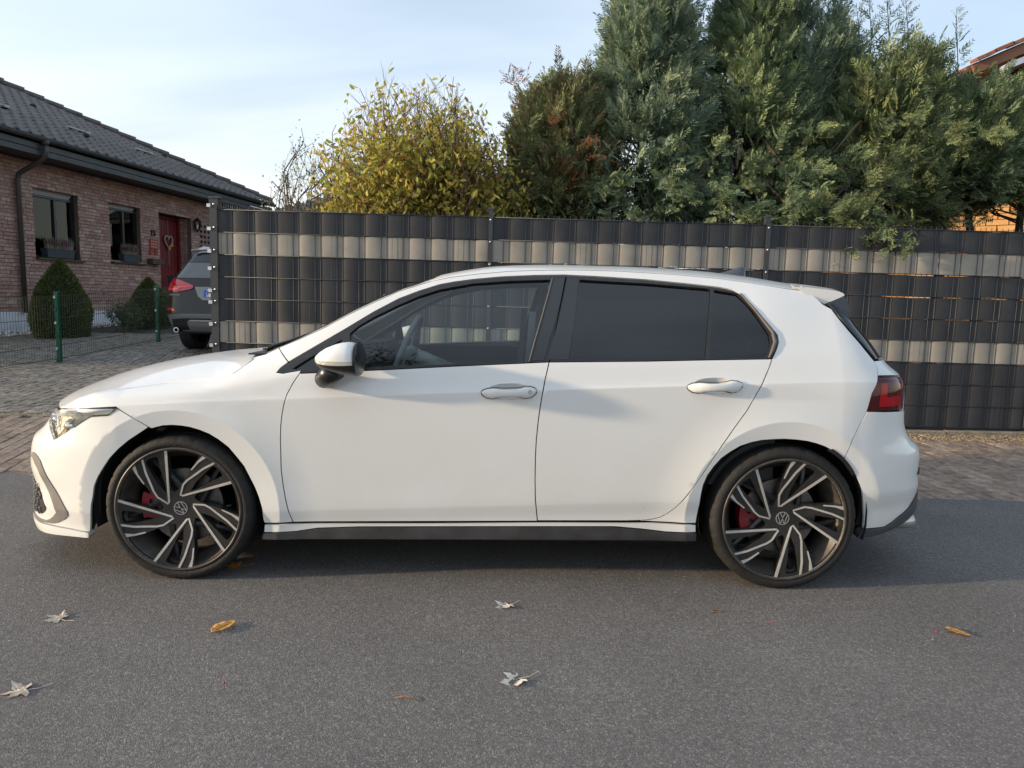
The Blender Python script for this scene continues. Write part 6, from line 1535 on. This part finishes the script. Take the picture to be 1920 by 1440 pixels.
# low hanging growth over the fence, part of the two cypresses behind it
def droop(parent_xy, label, cols, spots, seed, templ=TEMPL):
    g = np.random.default_rng(seed); P = []; D = []; m = MB(); x0, y0 = parent_xy
    for (x, y, z, n_, sp) in spots:
        for _ in range(max(2, int(n_/11))):
            k_ = 16; c_ = np.array([x, y, z])+g.normal(0, 1, 3)*np.array([sp*1.1, sp*.6, sp*.8]); d0 = np.array([g.normal(0, .5), -.8, g.uniform(-.35, .45)])
            P.append(c_+g.normal(0, 1, (k_, 3))*np.array([.055, .04, .04])); D.append(d0+g.normal(0, .33, (k_, 3)))
        m.tube([(x0, y0, z+.5), ((x+x0)/2, (y+y0)/2, z+.45), (x, y, z)], [.03, .018, .006], 5, cap=False)
    return np.concatenate(P), np.concatenate(D), m, g
for tree_i, (xy, cols, spots) in enumerate((((2.66, 8.7), C_green, [(2.05, 7.2, 2.28, 70, .20), (2.40, 7.05, 2.15, 80, .20), (2.75, 6.95, 2.08, 80, .20), (1.75, 7.4, 2.45, 60, .2), (2.2, 7.3, 2.6, 80, .25), (2.7, 7.3, 2.6, 80, .25), (1.2, 7.6, 2.35, 70, .22), (1.55, 7.6, 2.25, 60, .2)]), ((4.22, 8.55), C_yel, [(3.15, 6.75, 2.02, 85, .17), (3.40, 6.62, 1.90, 70, .15), (3.05, 6.7, 1.80, 32, .09), (3.55, 6.75, 2.05, 45, .14), (2.85, 6.85, 2.12, 60, .18), (3.3, 7.3, 2.4, 100, .26), (3.70, 7.5, 2.68, 70, .20), (4.25, 7.7, 2.98, 70, .20), (4.9, 7.8, 3.0, 60, .2), (3.2, 7.4, 2.8, 80, .28)]))):
    P, D, m, g = droop(xy, '', cols, spots, 50+tree_i)
    tr = [o for o in COL.objects if o.name.startswith('conifer_tree') and abs(o.location.x-xy[0]) < .01][0]
    off_ = np.array([xy[0], xy[1], gz(xy[1])]); fronds('hanging_foliage', P-off_, D, g.uniform(.11, .19, len(P)), cols, tr, g)
    V = np.array(m.v)-off_; mesh_np('hanging_branch', V, m.f, M_bark, tr)
# --- broadleaf autumn shrub
def twig_tree(name, loc, lab, stems, colmat, nleaf, seed, spread, height, leaf=(.075, .032), bare=0.0, zlow=.9, group=None, env=None):
    g = np.random.default_rng(seed); r = random.Random(seed); x0, y0 = loc; e = empty(name, (x0, y0, gz(y0)), 0, lab, 'shrub', group); m = MB(); ends = []
    def lump(q): a = math.atan2(q[1], q[0]+1e-6); e_ = q[2]*2.1; return 1+.10*math.sin(3*a+seed)+.09*math.sin(5*a+e_+seed*2)+.08*math.sin(e_*2.3+q[0]*4)
    def grow(p, d_, l, rad, lev):
        n = 4; pts = [p]; q = p.copy(); dd = d_.copy()
        for k in range(n):
            dd = dd+np.array([r.gauss(0, .12), r.gauss(0, .12), r.gauss(.04, .08)]); dd /= np.linalg.norm(dd); q2 = q+dd*l/n
            if env is not None and (q2[2] > .8 or height < 1) and ((abs(q2[0]-env[0])/env[2])**2.1+(abs(q2[1])/env[2])**2.1+(abs(q2[2]-env[1])/env[3])**2.1) > lump(q2)*r.uniform(.82, 1.12):
                if k == 0: return
                break
            q = q2; pts.append(q.copy())
        n = len(pts)-1
        m.tube([tuple(v) for v in pts], [rad*(1-.16*k) for k in range(len(pts))], 5 if lev < 2 else 3, cap=False)
        for k in range(1, n+1):
            if lev >= 1: ends.append((pts[k], dd, lev))
            if lev < 3:
                for _ in range(2 if lev < 2 else 1):
                    ax = np.array([r.gauss(0, 1), r.gauss(0, 1), r.gauss(.3, .5)]); nd_ = dd*.8+ax*.55; nd_ /= np.linalg.norm(nd_)
                    if r.random() < (.75 if lev < 2 else .6): grow(pts[k], nd_, l*r.uniform(.42, .62), rad*.5, lev+1)
    for k in range(stems):
        a = r.uniform(0, 2*PI); s_ = r.random()**.5; d_ = np.array([math.cos(a)*s_*spread, math.sin(a)*s_*spread*.7, 1.0]); d_ /= np.linalg.norm(d_); p = np.array([r.gauss(0, .12), r.gauss(0, .12), 0]); grow(p, d_, height*r.uniform(.45, .62)/max(d_[2], .6), .015, 0)
    m.build('branches', M_twig, e, smooth=False)
    if nleaf:
        E_ = np.array([p for p, d_, l in ends]); zz = E_[:, 2]; ht = (env[1]+env[3]) if env else height; w = np.clip((ht-.08-zz)/1.0, bare, 1)*(zz > zlow); w = w/w.sum(); idx = g.choice(len(E_), nleaf, p=w)
        P = E_[idx]+g.normal(0, .05, (nleaf, 3)); D = g.normal(0, .7, (nleaf, 3))+np.array([0, -.25, -.35]); D /= np.linalg.norm(D, axis=1, keepdims=True); S = np.cross(D, g.normal(0, 1, (nleaf, 3))+np.array([0, .6, .6])); S /= np.linalg.norm(S, axis=1, keepdims=True); Nn = np.cross(D, S)
        l = leaf[0]*g.uniform(.6, 1.3, nleaf)[:, None]; w2 = leaf[1]*g.uniform(.7, 1.2, nleaf)[:, None]
        a = P; b = P+D*l*.35+S*w2*.5+Nn*w2*.15; c = P+D*l*.75+S*w2*.38+Nn*w2*.1; t = P+D*l-Nn*l*.12; f = P+D*l*.75-S*w2*.38+Nn*w2*.1; h_ = P+D*l*.35-S*w2*.5+Nn*w2*.15; mid = P+D*l*.55
        V = np.stack([a, b, c, t, mid, f, h_], 1).reshape(-1, 3); k = np.arange(nleaf)*7
        F = np.concatenate([np.stack([k, k+1, k+2, k+4], 1), np.stack([k+4, k+2, k+3, k+3], 1)[:, :4], np.stack([k, k+4, k+5, k+6], 1), np.stack([k+4, k+3, k+5, k+5], 1)])
        # degenerate quads replaced by triangles pairs
        Fq = np.concatenate([np.stack([k, k+1, k+2, k+4], 1), np.stack([k, k+4, k+5, k+6], 1)]); Ft = np.concatenate([np.stack([k+4, k+2, k+3], 1), np.stack([k+4, k+3, k+5], 1)])
        FT_ = np.concatenate([Fq[:, :3], Fq[:, [0, 2, 3]], Ft]); rn = g.random(nleaf); ids = FT_.min(1)//7
        o = mesh_np('leaves', V, FT_, colmat, e, rnd=rn[ids]); o['kind'] = 'stuff'
    return e
C_aut = varied('leaf_autumn', [(.26, .30, .05), (.40, .40, .06), (.55, .48, .08), (.65, .52, .12), (.33, .36, .06), (.46, .44, .07), (.56, .36, .10), (.24, .28, .06), (.50, .27, .12)], src='attr', bump=0, nvar=.2, nscale=4, rough=.5, trans=.48, spec=.5)
C_dkg = varied('leaf_dark_green', [(0.042, 0.084, 0.028), (0.070, 0.119, 0.042), (0.098, 0.154, 0.049), (0.063, 0.105, 0.042)], src='attr', bump=0, nvar=.2, nscale=4, rough=.45, trans=.2, spec=.5)
twig_tree('autumn_shrub', (-1.08, 8.0), 'large broadleaf shrub with yellow green autumn leaves and bare twig tips above the fence', 62, C_aut, 17000, 3, .50, 3.9, leaf=(.075, .034), bare=.14, zlow=1.5, env=(0, 2.10, 1.10, 1.42))
twig_tree('autumn_shrub', (-.20, 7.9), 'lower green yellow shrub filling the gap between the autumn shrub and the ragged cypress', 22, C_aut, 4200, 4, .45, 2.9, leaf=(.07, .03), bare=.4, zlow=1.5, env=(0, 1.7, .55, .95))
twig_tree('autumn_shrub', (-1.80, 7.7), 'low orange tinged shrub growing over the fence at the foot of the autumn shrub', 20, C_aut, 3600, 9, .5, 2.5, leaf=(.08, .036), bare=.5, zlow=1.5, env=(0, 1.5, .55, .62))
twig_tree('bare_shrub', (-2.36, 8.2), 'almost leafless twiggy shrub above the left part of the slatted fence', 40, C_dkg, 900, 6, .42, 4.2, leaf=(.035, .015), bare=.9, zlow=1.8, env=(0, 1.75, .50, 1.15))
twig_tree('green_shrub', (-1.98, 8.6), 'small upright dark green shrub between the bare twigs and the autumn shrub', 12, C_dkg, 1300, 8, .12, 3.4, leaf=(.08, .02), bare=1, zlow=1.7, env=(0, 1.8, .28, 1.1))
e_ = twig_tree('rhododendron', (-8.05, 14.9), 'low dark green leafy bush between the two cone shaped conifers', 12, C_dkg, 1500, 12, .45, .62, leaf=(.06, .022), bare=.9, zlow=.05, env=(0, .2, .42, .5))

# ================================================================== HOUSES BEHIND THE HEDGE
M_brko = varied('brick_orange', [(.42, .20, .07), (.50, .26, .10), (.56, .32, .13), (.46, .22, .08)], src='attr', bump=.6, bscale=40, nvar=.15, nscale=10)
M_mor2 = simple('mortar_ochre', (.30, .17, .08), .95)
nh = empty('orange_brick_house', (5.0, 13.2, 0), -.62, 'orange brick house behind the right end of the hedge, lit by the sun', 'house')
m = MB(); m.box((3.2, .20, 1.9), (7.4, .36, 3.3)); m.box((3.2, 3.4, 1.9), (7.3, 6.0, 3.2)); wl_ = m.build('wall', M_mor2, nh)
m = MB(); z = 1.2; row = 0; random.seed(4)
while z < 3.45:
    a = -.45+(row % 2)*.15
    while a < 6.6: m.box((a+.145, .0, z+.045), (.285, .05, .082), r=random.random()); a += .30
    z += .092; row += 1
m.build('brick_courses', M_brko, wl_, kind='stuff', rnd=True)
nr = empty('solar_roof_house', (8.30, 13.5, 5.66), 0, 'tiled roof edge with pale solar panels rising behind the cypress at the upper right', 'house')
M_tile2 = simple('roof_tile_red', (.26, .10, .06), .8, bump=.5, bscale=30, var=.3)
sl = math.radians(24)
Mr = Matrix.Rotation(-sl, 4, 'Y')
for k in range(14):
    m = MB(); m.bbox((.18+.34*k, .0, .10+.012*(k % 2)), (.36, .22, .06), .01, Mr); m.build('verge_tile', M_tile2, nr)
m = MB(); m.box((2.6, 2.6, .02), (5.4, 5.0, .08), Mr); m.build('roof', M_tile2, nr)
m = MB(); m.box((2.6, .02, -.05), (5.3, .06, .16), Mr); m.build('bargeboard', simple('board_brown', (.20, .09, .05), .7), nr)
m = MB(); m.box((2.9, -.10, -.24), (5.0, .30, .10), Mr); m.build('solar_panel', simple('panel_glass', (.45, .52, .62), .15, coat=1), nr)
m = MB(); m.box((3.1, -.05, -.42), (5.0, .35, .16), Mr); m.build('gutter', M_gap, nr)
m = MB(); V = [(x, y, z) for y in (.35, 4.8) for x, z in ((.55, -5.6), (4.75, -5.6), (4.75, 1.98), (.55, .12))]; m.add(V, [(0, 1, 2, 3), (7, 6, 5, 4), (0, 4, 5, 1), (1, 5, 6, 2), (3, 2, 6, 7), (0, 3, 7, 4)]); m.build('wall', simple('render_ochre', (.42, .24, .12), .9, var=.1), nr); m = MB(); m.box((0, 0, 0), (5.4, 5.0, .08), Matrix.Translation((7.28, 2.6, 1.08)) @ Matrix.Rotation(sl, 4, 'Y')); m.build('roof_far_slope', M_tile2, nr)
# distant house with the dark roof, left of the autumn shrub
bh = empty('distant_house', (-8.9, 25, 0), .12, 'far house with dark tiled hip roof showing above the left end of the fence', 'house')
m = MB(); m.box((4.5, 4.2, 2.2), (7.6, 7.4, 3.8)); m.build('wall', M_mort, bh)
o = tile_field('roof', bh, M_tile, .2, 9.0, 11, 0, 4.05, hip_lo=True, hip_hi=True, samp=4); o['kind'] = 'stuff'
m = MB(); T_ = TP; m.add([(.2, 0, 4.02), (9.0, 0, 4.02), (9.0, 8.4, 4.02), (.2, 8.4, 4.02), (4.4, 4.2, 4.02+4.2*T_), (4.8, 4.2, 4.02+4.2*T_)], [(0, 1, 5, 4), (1, 2, 5), (2, 3, 4, 5), (3, 0, 4)]); m.build('roof_deck', M_tile, bh)
m = MB(); m.box((4.6, -.02, 3.95), (9.0, .12, .14)); m.build('gutter', M_silver, bh)

# loose grit on the road
m = MB(); random.seed(9)
for _ in range(700):
    x, y = random.uniform(-3.4, 3.6), random.uniform(1.6, 4.4); s_ = random.uniform(.0015, .0045); a = random.uniform(0, PI)
    m.add([(x-s_*math.cos(a), y-s_*math.sin(a), .0065), (x+s_*math.cos(a), y+s_*math.sin(a), .0075), (x+s_*.4, y+s_*.9, .0095), (x-s_*.3, y+s_*.8, .007)], [(0, 1, 2, 3)], random.random())
tag(m.build('road_grit', varied('grit', [(.30, .28, .25), (.45, .42, .36), (.22, .17, .12), (.55, .52, .47)], src='attr', bump=0), None, rnd=True), kind='stuff')
# ================================================================== ACROSS THE STREET (behind the camera; shows only as reflections)
g = np.random.default_rng(5)
tb = empty('street_tree', (-3.6, -4.2, 0), 0, 'broad tree across the street behind the camera', 'tree')
n = 7000; th = g.uniform(0, 2*PI, n); ph = np.arccos(g.uniform(-1, 1, n)); rr = 2.6*g.random(n)**.4*(.8+.25*np.sin(th*4)*np.sin(ph*5)); P = np.stack([rr*np.sin(ph)*np.cos(th), rr*np.sin(ph)*np.sin(th)*.9, 6.4+rr*np.cos(ph)*1.05], 1)
D = g.normal(0, 1, (n, 3)); D /= np.linalg.norm(D, axis=1, keepdims=True); S = np.cross(D, g.normal(0, 1, (n, 3))); S /= np.linalg.norm(S, axis=1, keepdims=True)
V = np.stack([P, P+D*.07+S*.035, P+D*.14, P+D*.07-S*.035], 1).reshape(-1, 3); o = mesh_np('crown', V, np.arange(4*n).reshape(-1, 4), C_dkg, tb, rnd=g.random(n))
m = MB(); m.tube([(0, 0, 0), (.05, .05, 2.5), (0, 0, 4.5), (.1, 0, 7)], [.2, .16, .12, .04], 10)
for k in range(12): a = k*1.3; m.tube([(0, 0, 3.6+.2*k), (1.1*math.cos(a), 1.1*math.sin(a), 5+.25*k), (2*math.cos(a), 2*math.sin(a), 5.6+.25*k)], [.07, .04, .01], 5)
m.build('trunk', M_bark, tb)
